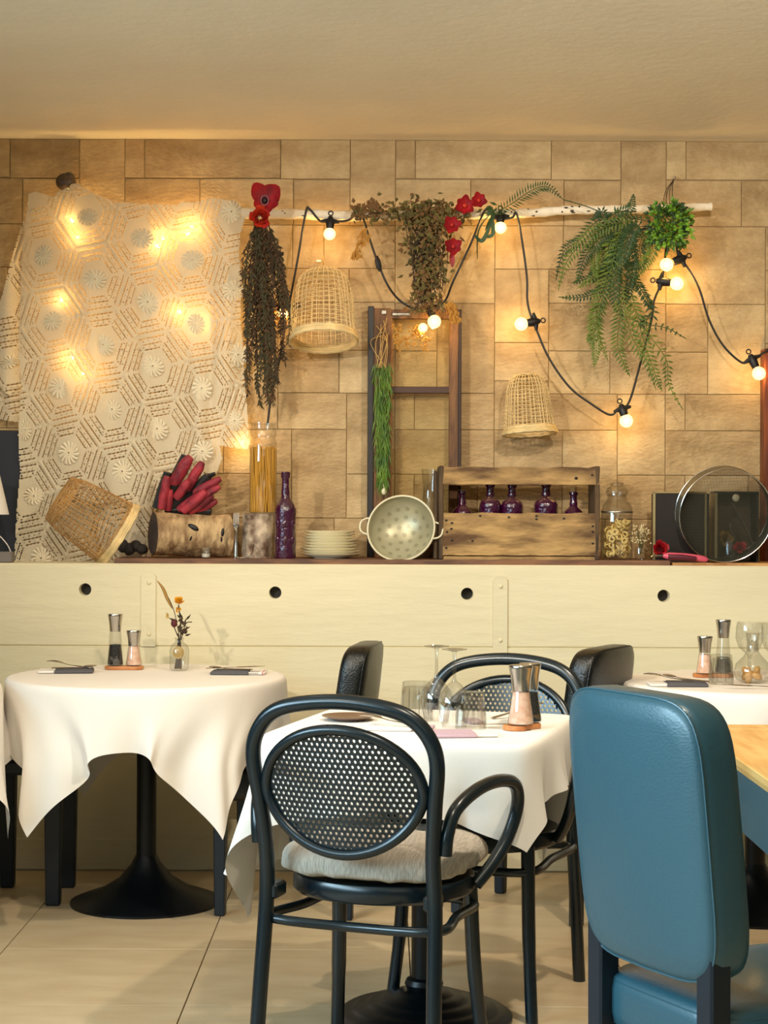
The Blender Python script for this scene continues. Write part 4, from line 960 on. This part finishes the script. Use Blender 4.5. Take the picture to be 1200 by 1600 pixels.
# ------------------------------------------------------------------ tables
TZ = .75
def cloth_mesh(r, half, phi, shape='round', sq=.35, shift=(0, 0), wav=.13, nf=9, seed=0, flare=.10, prot=0, N=120, pulls=(), warp=0):
    """a square cloth laid over a table top and hanging down in folds"""
    b = MB(); vs = []; rd = random.Random(seed); ph = [rd.uniform(0, 6.28) for _ in range(6)]
    def edge(a):
        if shape == 'round': return r
        ca, sa = cos(a), sin(a); p = 14; return sq / ((abs(ca) ** p + abs(sa) ** p) ** (1 / p))
    for i in range(N + 1):
        for j in range(N + 1):
            u = (-1 + 2 * i / N) * half; v = (-1 + 2 * j / N) * half
            x = u * cos(phi) - v * sin(phi) + shift[0]; y = u * sin(phi) + v * cos(phi) + shift[1]
            rho = sqrt(x * x + y * y); a = atan2(y, x); e = edge(a)
            rb = .012
            if rho <= e: vs.append((x, y, TZ + .004)); continue
            s = rho - e
            k = min(s / .28, 1); sm = k * k * (3 - 2 * k)
            w = wav * s * sin(nf * a + ph[0] + 1.2 * sin(2 * a + ph[1])) * sm + .35 * wav * s * sin(2.3 * nf * a + ph[2]) * sm
            rr = e + rb * (1 - math.exp(-s / rb)) + flare * s + w
            aa = a + .05 * sm * sin(nf * a + ph[3]) - warp * sm * sin(2 * (a + pi / 2))
            for (pa, pw, pd) in pulls: rr += pd * s * math.exp(-((a - pa + pi) % (2 * pi) - pi) ** 2 / pw)
            z = TZ + .004 - max(0, s - rb * .6 * (1 - math.exp(-s / rb))) * sqrt(max(.2, 1 - flare * flare))
            vs.append((rr * cos(aa), rr * sin(aa), z))
    n = N + 1; b.add(vs, [(i * n + j, (i + 1) * n + j, (i + 1) * n + j + 1, i * n + j + 1) for i in range(N) for j in range(N)]); return b
def add_cloth(b, loc, label, rz=0):
    o = obj('tablecloth', b, M_cloth, ang=180); o.location = loc; o.rotation_euler.z = rz; tag(o, label, 'tablecloth')
    return o
def round_table(loc, r, label, base='trumpet', square=None, rz=0, rb=.25):
    t = thing('pedestal_table', label, 'table', loc, rz)
    b = MB()
    if square: b.box((0, 0, TZ - .016), (square * 2 - .01, square * 2 - .01, .030), bev=.008)
    else: b.lathe([(.0001, TZ - .028), (r - .01, TZ - .028), (r - .003, TZ - .02), (r - .003, TZ - .006), (r - .012, TZ), (.0001, TZ)], 48)
    obj('table_top', b, M_dwood, t)
    b = MB(); b.tube([(0, 0, .02), (0, 0, TZ - .03)], .033, 20); obj('column', b, M_metalb, t)
    b = MB()
    if base == 'trumpet': b.lathe([(.0001, 0), (rb, 0), (rb, .008), (rb * .9, .018), (rb * .6, .045), (rb * .35, .085), (rb * .2, .13), (.034, .16)], 44)
    else:
        pr = [(.0001, 0), (rb, 0), (rb, .008)]
        for k in range(5): r0 = rb * (1 - .165 * k) - .006; pr += [(r0, .012 + .013 * k), (r0 - .012, .020 + .013 * k), (r0 - .028, .020 + .013 * k)]
        pr += [(.05, .088), (.045, .10), (.034, .105)]; b.lathe(pr, 48)
    obj('base', b, M_metalb, t)
    b = MB()
    for k in range(4): a = pi / 4 + k * pi / 2; b.box((.14 * cos(a), .14 * sin(a), TZ - .038), (.26, .035, .018), (0, 0, a))
    obj('top_bracket', b, M_metalb, t); return t
T1 = (-.785, 5.905, 0)
round_table(T1, .45, 'round pedestal table under a white cloth beneath the flower vase')
add_cloth(cloth_mesh(.452, .655, radians(-2), wav=.10, nf=10, seed=3, flare=.02, N=130, warp=.20), T1, 'white cloth with pointed corners on the round table with the flower vase')
T0 = (-1.665, 5.55, 0)
round_table(T0, .45, 'pedestal table under a white cloth cut off by the left picture edge')
add_cloth(cloth_mesh(.452, .66, radians(45), wav=.10, nf=9, seed=5, flare=.08), T0, 'white cloth hanging in a long point at the left picture edge', radians(-4))
T2 = (.108, 4.575, 0)
round_table(T2, .3, 'square table with a stepped round foot in the middle of the picture', 'steps', .328, radians(-15), .228)
add_cloth(cloth_mesh(0, .600, 0, 'sq', .335, shift=(-.115, .085), pulls=[(radians(-150), .3, .14), (radians(-50), .15, -.16)], wav=.13, nf=11, seed=11, flare=.12, N=140), T2, 'white cloth on the square table in the middle of the picture', radians(-15))
T3 = (1.215, 5.80, 0)
round_table(T3, .43, 'round pedestal table under a white cloth at the right beside the low wall')
add_cloth(cloth_mesh(.432, .64, radians(40), wav=.11, nf=10, seed=21, flare=.05), T3, 'white cloth on the round table with the clear carafe at the right')
# wood topped table
t = thing('wooden_table', 'light wood topped table with a dark apron at the right picture edge', 'table', (1.25, 3.97, 0))
for k in range(5):
    b = MB(); b.box((-.365 + .182 * k, -.0, TZ - .014), (.180, 1.13, .028), bev=.002); obj('plank', b, M_tabwood, t, smooth=False)
for y in (-.615, .615): b = MB(); b.box((0, y, TZ - .014), (.91, .096, .028), bev=.002); obj('breadboard_end', b, M_tabwood, t, smooth=False)
for (c, s) in (((-.44, 0, .665), (.03, 1.28, .145)), ((.42, 0, .665), (.03, 1.28, .145)), ((0, -.63, .665), (.84, .03, .145)), ((0, .63, .665), (.84, .03, .145))):
    b = MB(); b.box(c, s, bev=.003); obj('apron', b, M_leather, t, smooth=False)  # shares the leather colour with blue daylight mixed in
for sx in (-.40, .40):
    for sy in (-.58, .58): b = MB(); b.box((sx, sy, .30), (.07, .07, .60), bev=.004, taper=.8); obj('leg', b, M_dwood, t, smooth=False)

# ------------------------------------------------------------------ bentwood chairs
def bent_chair(label, loc, rz):
    t = thing('bentwood_chair', label, 'chair', loc, rz, group='black bentwood style armchairs')
    r = .0175
    half = [(.212, -.262, .0), (.206, -.240, .22), (.200, -.218, .43), (.198, -.226, .55), (.207, -.242, .66), (.217, -.256, .75), (.206, -.264, .805), (.168, -.272, .852), (.105, -.279, .876), (.0, -.282, .886)]
    pts = half + [(-x, y, z) for x, y, z in half[-2::-1]]
    b = MB(); b.tube(spline(pts, 6), r, 12, flat=1.0); obj('back_hoop', b, M_black, t)
    def plane(z): return -.212 - (z - .43) * .165
    def oval(a, k=1.0):
        cz = .688; x = .186 * cos(a); z = .139 * sin(a); x *= (1 - .10 * (z / .139 < 0) * (abs(z) / .139)); return x * k, cz + z * k
    b = MB(); ov = []
    for j in range(64):
        x, z = oval(2 * pi * j / 64); ov.append((x, plane(z) - .030 * (1 - (x / .19) ** 2) + .004, z))
    b.tube(ov, .0125, 10, closed=True); obj('oval_frame', b, M_black, t)
    b = MB(); px_, pz = .0134, .0116; rows = range(-13, 14)
    def pt(x, z): return (x, plane(z) - .030 * (1 - (x / .19) ** 2) + .004, z)
    def ins(x, z, m):
        dz = z - .688; xx = x / (1 - .10 * (dz < 0) * min(1, abs(dz) / .139)); return (xx / (.186 * m)) ** 2 + (dz / (.139 * m)) ** 2 < 1
    for i in rows:
        z = .688 + i * pz
        for j in range(-16, 17):
            x = j * px_ + (px_ / 2 if i % 2 else 0)
            if not ins(x, z, 1.02): continue
            out = [(x + sx * px_ / 2, z + sz * pz / 2) for sx, sz in ((1, 0), (1, 1), (0, 1), (-1, 1), (-1, 0), (-1, -1), (0, -1), (1, -1))]
            if ins(x, z, .93):
                inn = [(x + .0040 * cos(k * pi / 4), z + .0040 * sin(k * pi / 4)) for k in range(8)]
                vs = [pt(*q) for q in out] + [pt(*q) for q in inn]; vs += [(a, c + .006, d) for a, c, d in vs]
                fs = []
                for k in range(8): k2 = (k + 1) % 8; fs += [(k, k2, 8 + k2, 8 + k), (16 + k2, 16 + k, 24 + k, 24 + k2), (8 + k, 8 + k2, 24 + k2, 24 + k)]
                b.add(vs, fs)
            else: b.add([pt(*q) for q in out], [tuple(range(8))])
    obj('perforated_panel', b, M_black, t, smooth=False)
    b = MB(); cx = 0
    def seat_r(a): return .212 * (1 - .10 * max(0, -sin(a)) ** 3)
    prof = [(.0001, .440), (.90, .440), (.985, .432), (1.0, .425), (1.0, .455), (.985, .466), (.94, .470), (.86, .466), (.0001, .462)]
    n = 48; vs = []
    prof = [(.0001, .425), (.97, .425), (1.0, .432), (1.0, .458), (.98, .466), (.94, .468), (.88, .463), (.0001, .460)]
    for (q, z) in prof:
        for j in range(n): a = 2 * pi * j / n; rr = seat_r(a) * q; vs.append((rr * cos(a), rr * sin(a), z))
    b.add(vs, [(k * n + j, k * n + (j + 1) % n, (k + 1) * n + (j + 1) % n, (k + 1) * n + j) for k in range(len(prof) - 1) for j in range(n)]); obj('seat', b, M_black, t)
    for s in (-1, 1):
        b = MB(); b.box((s * .188, -.195, .447), (.030, .06, .034), bev=.005); obj('seat_bracket', b, M_black, t)
        b = MB(); b.tube(spline([(s * .165, .135, .44), (s * .168, .142, .36), (s * .174, .155, .2), (s * .190, .185, .0)], 5), [.0185] * 6 + [.018] * 5 + [.0165] * 5, 12); obj('leg', b, M_black, t)
        arm = [(s * .222, -.214, .555), (s * .226, -.212, .60), (s * .236, -.185, .650), (s * .256, -.10, .682), (s * .276, .0, .690), (s * .290, .085, .672), (s * .289, .115, .62), (s * .272, .10, .55), (s * .246, .06, .49), (s * .216, .025, .445)]
        b = MB(); b.tube(spline(arm, 6), .0155, 12); obj('armrest', b, M_black, t)
    b = MB(); ring = [(.200, -.205, .385), (.0, -.190, .375), (-.200, -.205, .385), (-.188, -.03, .38), (-.170, .145, .375), (.0, .175, .378), (.170, .145, .375), (.188, -.03, .38)]
    b.tube(spline(ring, 6, closed=True), .0115, 10, closed=True); obj('stretcher_ring', b, M_black, t)
    return t
ch = bent_chair('black bentwood style armchair with a perforated oval back seen from behind, with a cushion', (.003, 4.135, 0), radians(-20.5))
dup(ch, (.262, 4.76, 0), radians(161), 'black bentwood style armchair on the far side of the square table, facing the camera', 'black bentwood style armchairs')
# seat cushion, tufted
def cushion():
    b = MB(); n = 48; vs = []; rows = 22
    def R(a): c, s = cos(a), sin(a); q = .214 / ((abs(c) ** 4 + abs(s) ** 4) ** .25); return q * (1 + .018 * sin(14 * a))
    for k in range(rows + 1):
        t = pi * k / rows; st = sin(t); ct = cos(t)
        for j in range(n):
            a = 2 * pi * j / n; r = R(a) * (st ** .62); z = .064 * (1 if ct > 0 else -.42) * abs(ct) ** .75
            x, y = r * cos(a), r * sin(a)
            if ct > 0:
                for tx, ty in ((-.075, -.075), (.075, -.075), (-.075, .075), (.075, .075), (0, 0)): z -= .032 * math.exp(-((x - tx) ** 2 + (y - ty) ** 2) / .0009)
            z += .0035 * sin(28 * a) * st ** 3
            vs.append((x, y, z))
    b.add(vs, [(k * n + j, (k + 1) * n + j, (k + 1) * n + (j + 1) % n, k * n + (j + 1) % n) for k in range(rows) for j in range(n)]); return b
t = thing('seat_cushion', 'taupe ribbed tufted cushion on the seat of the front bentwood armchair', 'cushion', (.008, 4.150, .4955), radians(-20.5))
obj('cushion_body', cushion(), M_cush, t, ang=80)
b = MB()
for tx, ty in ((-.075, -.075), (.075, -.075), (-.075, .075), (.075, .075), (0, 0)): b.ball((tx, ty, .022), (.008, .008, .004), 8, 5)
obj('tuft_buttons', b, M_cush, t)

# ------------------------------------------------------------------ leather chairs
def slab(w, h, th, z0, n=10, rec=0, bulge=.012, rnd=.05, curve=0.012):
    """padded panel: width w along x, height h, thickness th along y, reclined"""
    b = MB(); N = 14; Mn = 16; vs = []
    def out(u, v):  # rounded rectangle radius mapping
        return u, v
    ringpts = []
    p = 7.0
    for k in range(48):
        a = 2 * pi * k / 96 * 2; c, s = cos(a), sin(a); ringpts.append((math.copysign(abs(c) ** .36, c), math.copysign(abs(s) ** .36, s)))
    layers = [(-1, .0), (-1, .45), (-1, .80), (-.96, .93), (-.80, .985), (-.4, 1.0), (.4, 1.0), (.80, .985), (.96, .93), (1, .80), (1, .45), (1, 0)]
    for (t, s) in layers:
        for (x, z) in ringpts:
            xx = x * w / 2 * max(s, .001); zz = z * h / 2 * max(s, .001); bl = bulge * (1 - min(1, (abs(x * s)) ** 2)) * (1 - min(1, abs(z * s) ** 2)) 
            y = t * (th / 2 + bl) + curve * ((xx / (w / 2)) ** 2); y -= rec * (zz + h / 2) / h
            vs.append((xx, y, z0 + h / 2 + zz))
    m = len(ringpts); b.add(vs, [(k * m + j, k * m + (j + 1) % m, (k + 1) * m + (j + 1) % m, (k + 1) * m + j) for k in range(len(layers) - 1) for j in range(m)]); return b, ringpts, w, h, th
def leather_chair(label, loc, rz, top=1.0, w=.42, m=M_leather, seat=.50, grp='dark leather dining chairs', th=.085, rec=.05):
    t = thing('leather_chair', label, 'chair', loc, rz, group=grp)
    zb = seat + .035; h = top - zb; b, rp, *_ = slab(w, h, th, zb, rec=rec); o = obj('backrest', b, m, t, ang=80); o.location = (0, -.20, 0)
    b = MB(); b.tube([(x * w / 2 * .985, -.20 - th * .40 + .012 * (x * .985) ** 2 - rec * (z * .985 + 1) / 2, zb + h / 2 + z * h / 2 * .985) for x, z in rp], .0020, 6, closed=True); obj('piping', b, m, t)
    b, rp, *_ = slab(w * .98, .46, .10, 0, bulge=.010, curve=0)
    b.v = [(x, z - .215, seat - .05 - y) for x, y, z in b.v]; obj('seat', b, m, t, ang=80)
    b = MB(); b.tube([(x * w * .49 * .985, z * .23 * .985 + .015, seat - .015) for x, z in rp], .002, 6, closed=True); obj('seat_piping', b, m, t)
    for sx in (-1, 1):
        b = MB(); b.box((sx * (w / 2 - .035), -.212, (zb + .06) / 2), (.042, .042, zb + .06), bev=.004, taper=.9); obj('leg', b, M_dwood, t, smooth=False)
        b = MB(); b.box((sx * (w / 2 - .03), .20, (seat - .09) / 2), (.042, .042, seat - .09), bev=.004, taper=.8); obj('leg', b, M_dwood, t, smooth=False)
    return t
Fd = Vector((.88, .47, 0)).normalized(); c = Vector((.418, 2.965, 0)) + Fd * .26
leather_chair('big black leather chair tinted blue by daylight in the right foreground, seen from behind', c, -math.atan2(Fd.x, Fd.y), 1.005, .375, seat=.50)
lc = leather_chair('black leather chair between the flower vase table and the square table, side on', (-.30, 5.86, 0), radians(82), .872, .40, M_leatherb, .47)
dup(lc, (.50, 5.83, 0), radians(62), 'black leather chair behind the far bentwood armchair, by the low wall', 'dark leather dining chairs')
# dark stool half hidden under the left table cloth
t = thing('dark_stool', 'dark wooden stool half hidden under the cloth of the flower vase table', 'stool', (-1.19, 6.00, 0))
b = MB(); b.box((0, 0, .455), (.30, .34, .05), bev=.01); obj('seat', b, M_dwood, t)
for sx in (-1, 1):
    for sy in (-1, 1): b = MB(); b.box((sx * .105, sy * .14, .215), (.058, .05, .43), bev=.004, taper=.8); obj('leg', b, M_dwood, t, smooth=False)

# ------------------------------------------------------------------ on the tables
def mill(label, loc, h, content, lvl, r=.024, rz=0, group=None):
    t = thing('pepper_mill' if content is M_pep else 'salt_mill', label, 'mill', loc, rz, group=group)
    hs = h * .42 if h < .16 else h * .33
    b = MB(); b.lathe([(.0001, h), (r * 1.02, h), (r * 1.08, h - .003), (r * 1.05, h - .008), (r * .9, h - hs * .5), (r * .80, h - hs), (r * .78, h - hs - .002), (.0001, h - hs - .002)], 28); obj('steel_head', b, M_steel, t)
    b = MB(); zt = h - hs - .002; b.lathe([(.0001, .002), (r * 1.12, .002), (r * 1.16, .008), (r * 1.0, zt * .45), (r * .80, zt)], 28); obj('glass_body', b, M_glass, t)
    b = MB(); zl = zt * lvl; rl = r * (1.1 - .3 * lvl) * .93; b.lathe([(.0001, .004), (r * 1.06, .004), (r * 1.08, .009), (r * .94, min(zt * .45, zl * .6)), (rl * .93, zl), (.0001, zl + .002)], 24)
    obj('peppercorns' if content is M_pep else 'salt', b, content, t)['kind'] = 'stuff'; return t
def mill_tray(label, c, dx):
    b = MB(); n = 40; vs = []; R = .034
    outl = []
    for k in range(n):
        a = 2 * pi * k / n; s = 1 if cos(a) >= 0 else -1; wst = .82 if abs(cos(a)) < .3 else 1
        outl.append((s * abs(dx) * .5 * min(1, abs(cos(a)) * 3) + R * cos(a) * wst, R * sin(a) * wst))
    for z, q in ((0, .97), (.002, 1), (.010, 1), (.012, .97)): vs += [(x * q, y * q, z) for x, y in outl]
    b.add(vs, [(k * n + j, k * n + (j + 1) % n, (k + 1) * n + (j + 1) % n, (k + 1) * n + j) for k in range(3) for j in range(n)] + [tuple(range(3 * n, 4 * n)), tuple(range(n - 1, -1, -1))])
    o = tag(obj('mill_tray', b, M_wood), label, 'tray'); o.location = c; return o
tz = TZ + .005
# left table
d = 6.12; c = Vector((X(195, d), d, tz)); mill_tray('wooden mill tray on the table with the flower vase', c, .066)
mill('tall steel topped pepper mill on the table with the flower vase', (X(181, d), d, tz + .0125), .178, M_pep, .62); mill('short steel topped pink salt mill on the table with the flower vase', (X(210, d), d, tz + .0125), .122, M_salt, .98)
d = 6.08; t = thing('bud_vase', 'small clear bottle vase of dried yellow flowers on the left table', 'vase', (X(281, d), d, tz))
b = MB(); b.lathe([(.0001, .003), (.029, .003), (.033, .010), (.034, .07), (.028, .088), (.015, .096), (.013, .104), (.017, .110), (.016, .113)], 28); obj('glass', b, M_glass, t)
b = MB()
for k in range(9): a = U(0, 6.28); r = U(.004, .022); b.tube([(r * cos(a), r * sin(a), .006), (.4 * r * cos(a + 1), .4 * r * sin(a + 1), .06), (.005 * cos(a), .005 * sin(a), .11)], .0022, 5)
obj('stalks', b, M_dry, t)['kind'] = 'stuff'
b = MB(); b.ball((0, -.024, .063), (.019, .004, .022), 16, 8); obj('wooden_disc', b, M_straw, t)
t = thing('dried_posy', 'dried yellow flower with a grass ear and dark leaves standing in the bud vase', 'flowers', (X(281, d), d, tz + .008))
def LP(px, py, dd=d): return P(px, py, dd)
b = MB(); b.tube(spline([LP(282, 1000), LP(282, 975), LP(279, 945)], 5), .0022, 5); b.tube(spline([LP(281, 1000), LP(272, 955), LP(258, 925), LP(246, 908)], 6), .0014, 5)
b.tube(spline([LP(283, 1000), LP(290, 975), LP(300, 972)], 5), .0018, 5); b.tube(spline([LP(281, 1000), LP(274, 985), LP(268, 968)], 5), .0018, 5); obj('stems', b, M_dry, t, world=True)
b = MB(); b.tube(spline([LP(269, 951), LP(262, 937), LP(255, 920), LP(246, 908)], 5), [.0012 + .0045 * sin(pi * (k / 15)) for k in range(16)], 6); obj('grass_ear', b, mat('straw_ear', (156, 118, 58), .8), t, world=True)
rose(t, LP(280, 941, d - .01), .026, M_yel, n=16, ax=(0, -.6, 1)); rose(t, LP(278, 953, d - .01), .014, M_yel, n=9, ax=(0, -1, .2))
b = MB()
for k in range(26): b.leaf(LP(283 + U(-8, 8), 985 + U(-20, 12), d + U(-.01, .01)), Vector((U(-1, 1.3), -.3, U(.1, 1.3))), Vector((0, -1, 0)), U(.018, .032), .004)
obj('dark_leaves', b, M_dry, t, world=True, smooth=False)
b = MB(); b.ball(LP(272, 974, d - .01), (.011, .008, .014), 10, 8); obj('seed_head', b, mat('wine_red', (84, 24, 28), .7), t, world=True)
rose(t, LP(263, 962, d - .01), .014, mat('pale_yellow', (206, 180, 104), .7), n=8, ax=(-.4, -1, .2))
def napkin_set(label, loc, rz, cols=(M_nap, M_paper), mirror=1, print_=False):
    t = thing('napkin', label, 'napkin', loc, rz)
    b = MB(); b.box((0, 0, .005), (.13, .10, .010), bev=.003); b.box((.004, .003, .0105), (.118, .09, .004), bev=.0015); obj('folded_cloth', b, cols[0], t)
    b = MB(); b.box((mirror * .082, .004, .005), (.072, .095, .008), bev=.002); obj('paper_sleeve', b, cols[1], t)
    if print_:
        b = MB()
        for k in range(5): b.box((mirror * .070 + k * .006, -.0442, .0052), (.0035, .0006, .004))
        for k in range(5): b.box((mirror * .066 + k * .0075, -.02, .0092), (.004, .03, .0004))
        obj('printed_lettering', b, M_ink, t, smooth=False)
        b = MB(); b.box((mirror * .110, -.0442, .005), (.003, .0006, .007)); b.box((mirror * .110, 0, .0092), (.003, .08, .0004)); b.ball((mirror * .1155, -.0445, .005), (.002, .0004, .002), 8, 5); obj('red_marks', b, M_redink, t, smooth=False)
    return t
flat = Matrix.Rotation(radians(-84), 3, 'X')
def laid(kind, label, loc, rz, tilt=0):
    b = MB(); M = Matrix.Rotation(rz, 3, 'Z') @ Matrix.Rotation(radians(-88 + tilt), 3, 'X')
    {'fork': fork, 'spoon': spoon, 'knife': knife}[kind](b, M=M); o = obj('table_' + kind, b, M_steel); o.location = loc; return tag(o, label, kind)
d = 6.0
napkin_set('grey napkin beside the salt mill side of the left table, with cutlery on it', (X(117, d), d, tz), .12, mirror=-1)
laid('spoon', 'spoon lying on the grey napkin nearest the tall pepper mill', (X(84, d), d - .03, tz + .0165), radians(-78)); laid('fork', 'fork lying with raised tines at the left end of the napkin by the mills', (X(142, d), d - .01, tz + .0165), radians(72), 5)
d = 5.97
napkin_set('grey napkin with a printed white sleeve at the right edge of the left table', (X(362, d), d, tz), -.04, print_=True)
laid('spoon', 'spoon lying on the grey napkin with the printed sleeve', (X(396, d), d - .02, tz + .0165), radians(80)); laid('knife', 'knife lying on the grey napkin with the printed sleeve', (X(322, d), d + .015, tz + .0165), radians(-85))
# middle table
def wineglass(label, loc):
    t = thing('wine_glass', label, 'glass', loc, group='upturned wine glasses')
    b = MB(); b.lathe([(.030, .0), (.036, .03), (.041, .055), (.037, .085), (.018, .108), (.006, .118)], 32); obj('bowl', b, M_glass, t)
    b = MB(); b.lathe([(.006, .116), (.0042, .13), (.0038, .16), (.0045, .188), (.007, .193)], 16); obj('stem', b, M_glass, t)
    b = MB(); b.lathe([(.0001, .1935), (.006, .193), (.032, .1975), (.033, .199), (.030, .1995), (.0001, .1965)], 32); obj('foot', b, M_glass, t); return t
def tumbler(label, loc, k=1.0):
    t = thing('tumbler', label, 'glass', loc, group=None)
    b = MB(); b.lathe([(.039 * k, .0), (.0385 * k, .03), (.033 * k, .085 * k), (.032 * k, .090 * k), (.0001, .090 * k), (.0001, .078 * k), (.029 * k, .078 * k), (.035 * k, .03), (.0365 * k, .0), (.039 * k, 0)], 12); obj('glass', b, M_glass, t, ang=10)
    b = MB()
    for j in range(9): a = 2 * pi * j / 9; b.tube([(.0365 * k * cos(a), .0365 * k * sin(a), .012), (.0335 * k * cos(a), .0335 * k * sin(a), .072 * k)], .0015, 5)
    obj('cut_facets', b, M_glass, t); return t
wineglass('upturned wine glass left of its twin on the square table', (X(683, 4.60), 4.60, tz)); wineglass('upturned wine glass right of its twin on the square table', (X(711, 4.50), 4.50, tz))
tumbler('upturned cut tumbler left of the wine glasses on the square table', (X(652, 4.66), 4.66, tz), 1.12); tumbler('upturned cut tumbler right of the wine glasses on the square table', (X(737, 4.49), 4.49, tz), 1.02)
d = 4.46; mill_tray('wooden mill tray on the square table', Vector((X(817, d + .02), d + .02, tz)), .05).rotation_euler.z = .9
mill('pink salt mill with a steel head on the square table', (X(815, d), d, tz + .0125), .150, M_salt, .98, .0285); mill('pepper mill half hidden behind the salt mill on the square table', (X(829, d + .055), d + .055, tz + .0125), .150, M_pep, .9, .0265)
t = thing('side_plate', 'small dark rimmed plate on the square table behind the chair hoop', 'plate', (X(546, 4.66), 4.66, tz))
b = MB(); b.lathe([(.0001, .003), (.040, .003), (.043, 0), (.046, .003), (.070, .010), (.071, .012), (.045, .007), (.0001, .005)], 36); obj('plate_body', b, mat('brown_plate', (110, 84, 66), .3), t)
laid('fork', 'fork lying on the pale napkin on the square table', (X(652, 4.45), 4.42, tz + .016), radians(60), 4)
t = napkin_set('pale mauve napkin on the square table behind the front chair hoop', (X(612, 4.47), 4.47, tz), -.15, (M_paper, M_napm)); t.scale = (.9, 1, .7)
t = napkin_set('mauve and white napkin in front of the upturned wine glasses', (X(702, 4.34), 4.34, tz), .10, (M_napm, M_paper)); t.scale = (1.0, 1, .8)
t = napkin_set('dark red rimmed napkin between the tumbler and the mills on the far side', (X(778, 4.62), 4.62, tz), .2, (M_paper, M_napm), -1); t.scale = (.7, .9, .8)
laid('fork', 'fork leaning on the far napkin between the tumbler and the mills', (X(770, 4.60), 4.60, tz + .013), radians(-60), 10)
# right table
d = 5.90; c = Vector((X(1115, d + .02), d + .02, tz)); o = mill_tray('wooden mill tray on the right round table', c, .066)
mill('short pink salt mill on the right round table', (X(1102, d), d, tz + .0125), .125, M_salt, .9); mill('tall pepper mill on the right round table', (X(1131, d + .03), d + .03, tz + .0125), .178, M_pep, .45)
tumbler('upturned cut tumbler in front of the mills on the right round table', (X(1128, 5.68), 5.68, tz), 1.05)
d = 5.72; t = thing('carafe', 'round bellied clear glass carafe on the right round table', 'carafe', (X(1177, d), d, tz))
b = MB(); b.lathe([(.0001, .004), (.040, .004), (.054, .012), (.060, .035), (.053, .062), (.030, .085), (.020, .10), (.0185, .13), (.021, .158), (.023, .160), (.019, .155), (.0165, .13), (.018, .10)], 36); obj('glass', b, M_glass, t)
b = MB()
for k in range(7): a = U(0, 6.28); b.ball((.025 * cos(a), .025 * sin(a), .018 + .006 * k % .02), (.02, .012, .012), 8, 6, Euler((U(0, 3), U(0, 3), 0)).to_matrix())
obj('amber_pebbles', b, mat('amber_pebble', (196, 150, 84), .3), t)['kind'] = 'stuff'
wg = thing('wine_glass', 'wide wine glass behind the carafe on the right round table', 'glass', (X(1172, 5.90), 5.90, tz))
b = MB(); b.lathe([(.0001, .001), (.034, .002), (.006, .008), (.004, .06), (.008, .075), (.036, .10), (.046, .13), (.044, .17), (.040, .185)], 32); obj('glass', b, M_glass, wg)
wg2 = thing('wine_glass', 'wine glass at the right picture edge behind the carafe', 'glass', (X(1212, 5.88), 5.88, tz)); obj('glass', b, M_glass, wg2)
napkin_set('grey napkin with cutlery on the right round table', (X(1072, 5.62), 5.62, tz), .0, mirror=-1)
laid('spoon', 'spoon bowl up on the grey napkin of the right round table', (X(1108, 5.6), 5.58, tz + .0165), radians(68), 4); laid('fork', 'fork with raised tines on the white napkin end of the right round table', (X(1085, 5.6), 5.6, tz + .0165), radians(70), 5)
laid('knife', 'dark knife lying at the right picture edge of the right round table', (X(1226, 5.55), 5.52, tz + .006), radians(88))
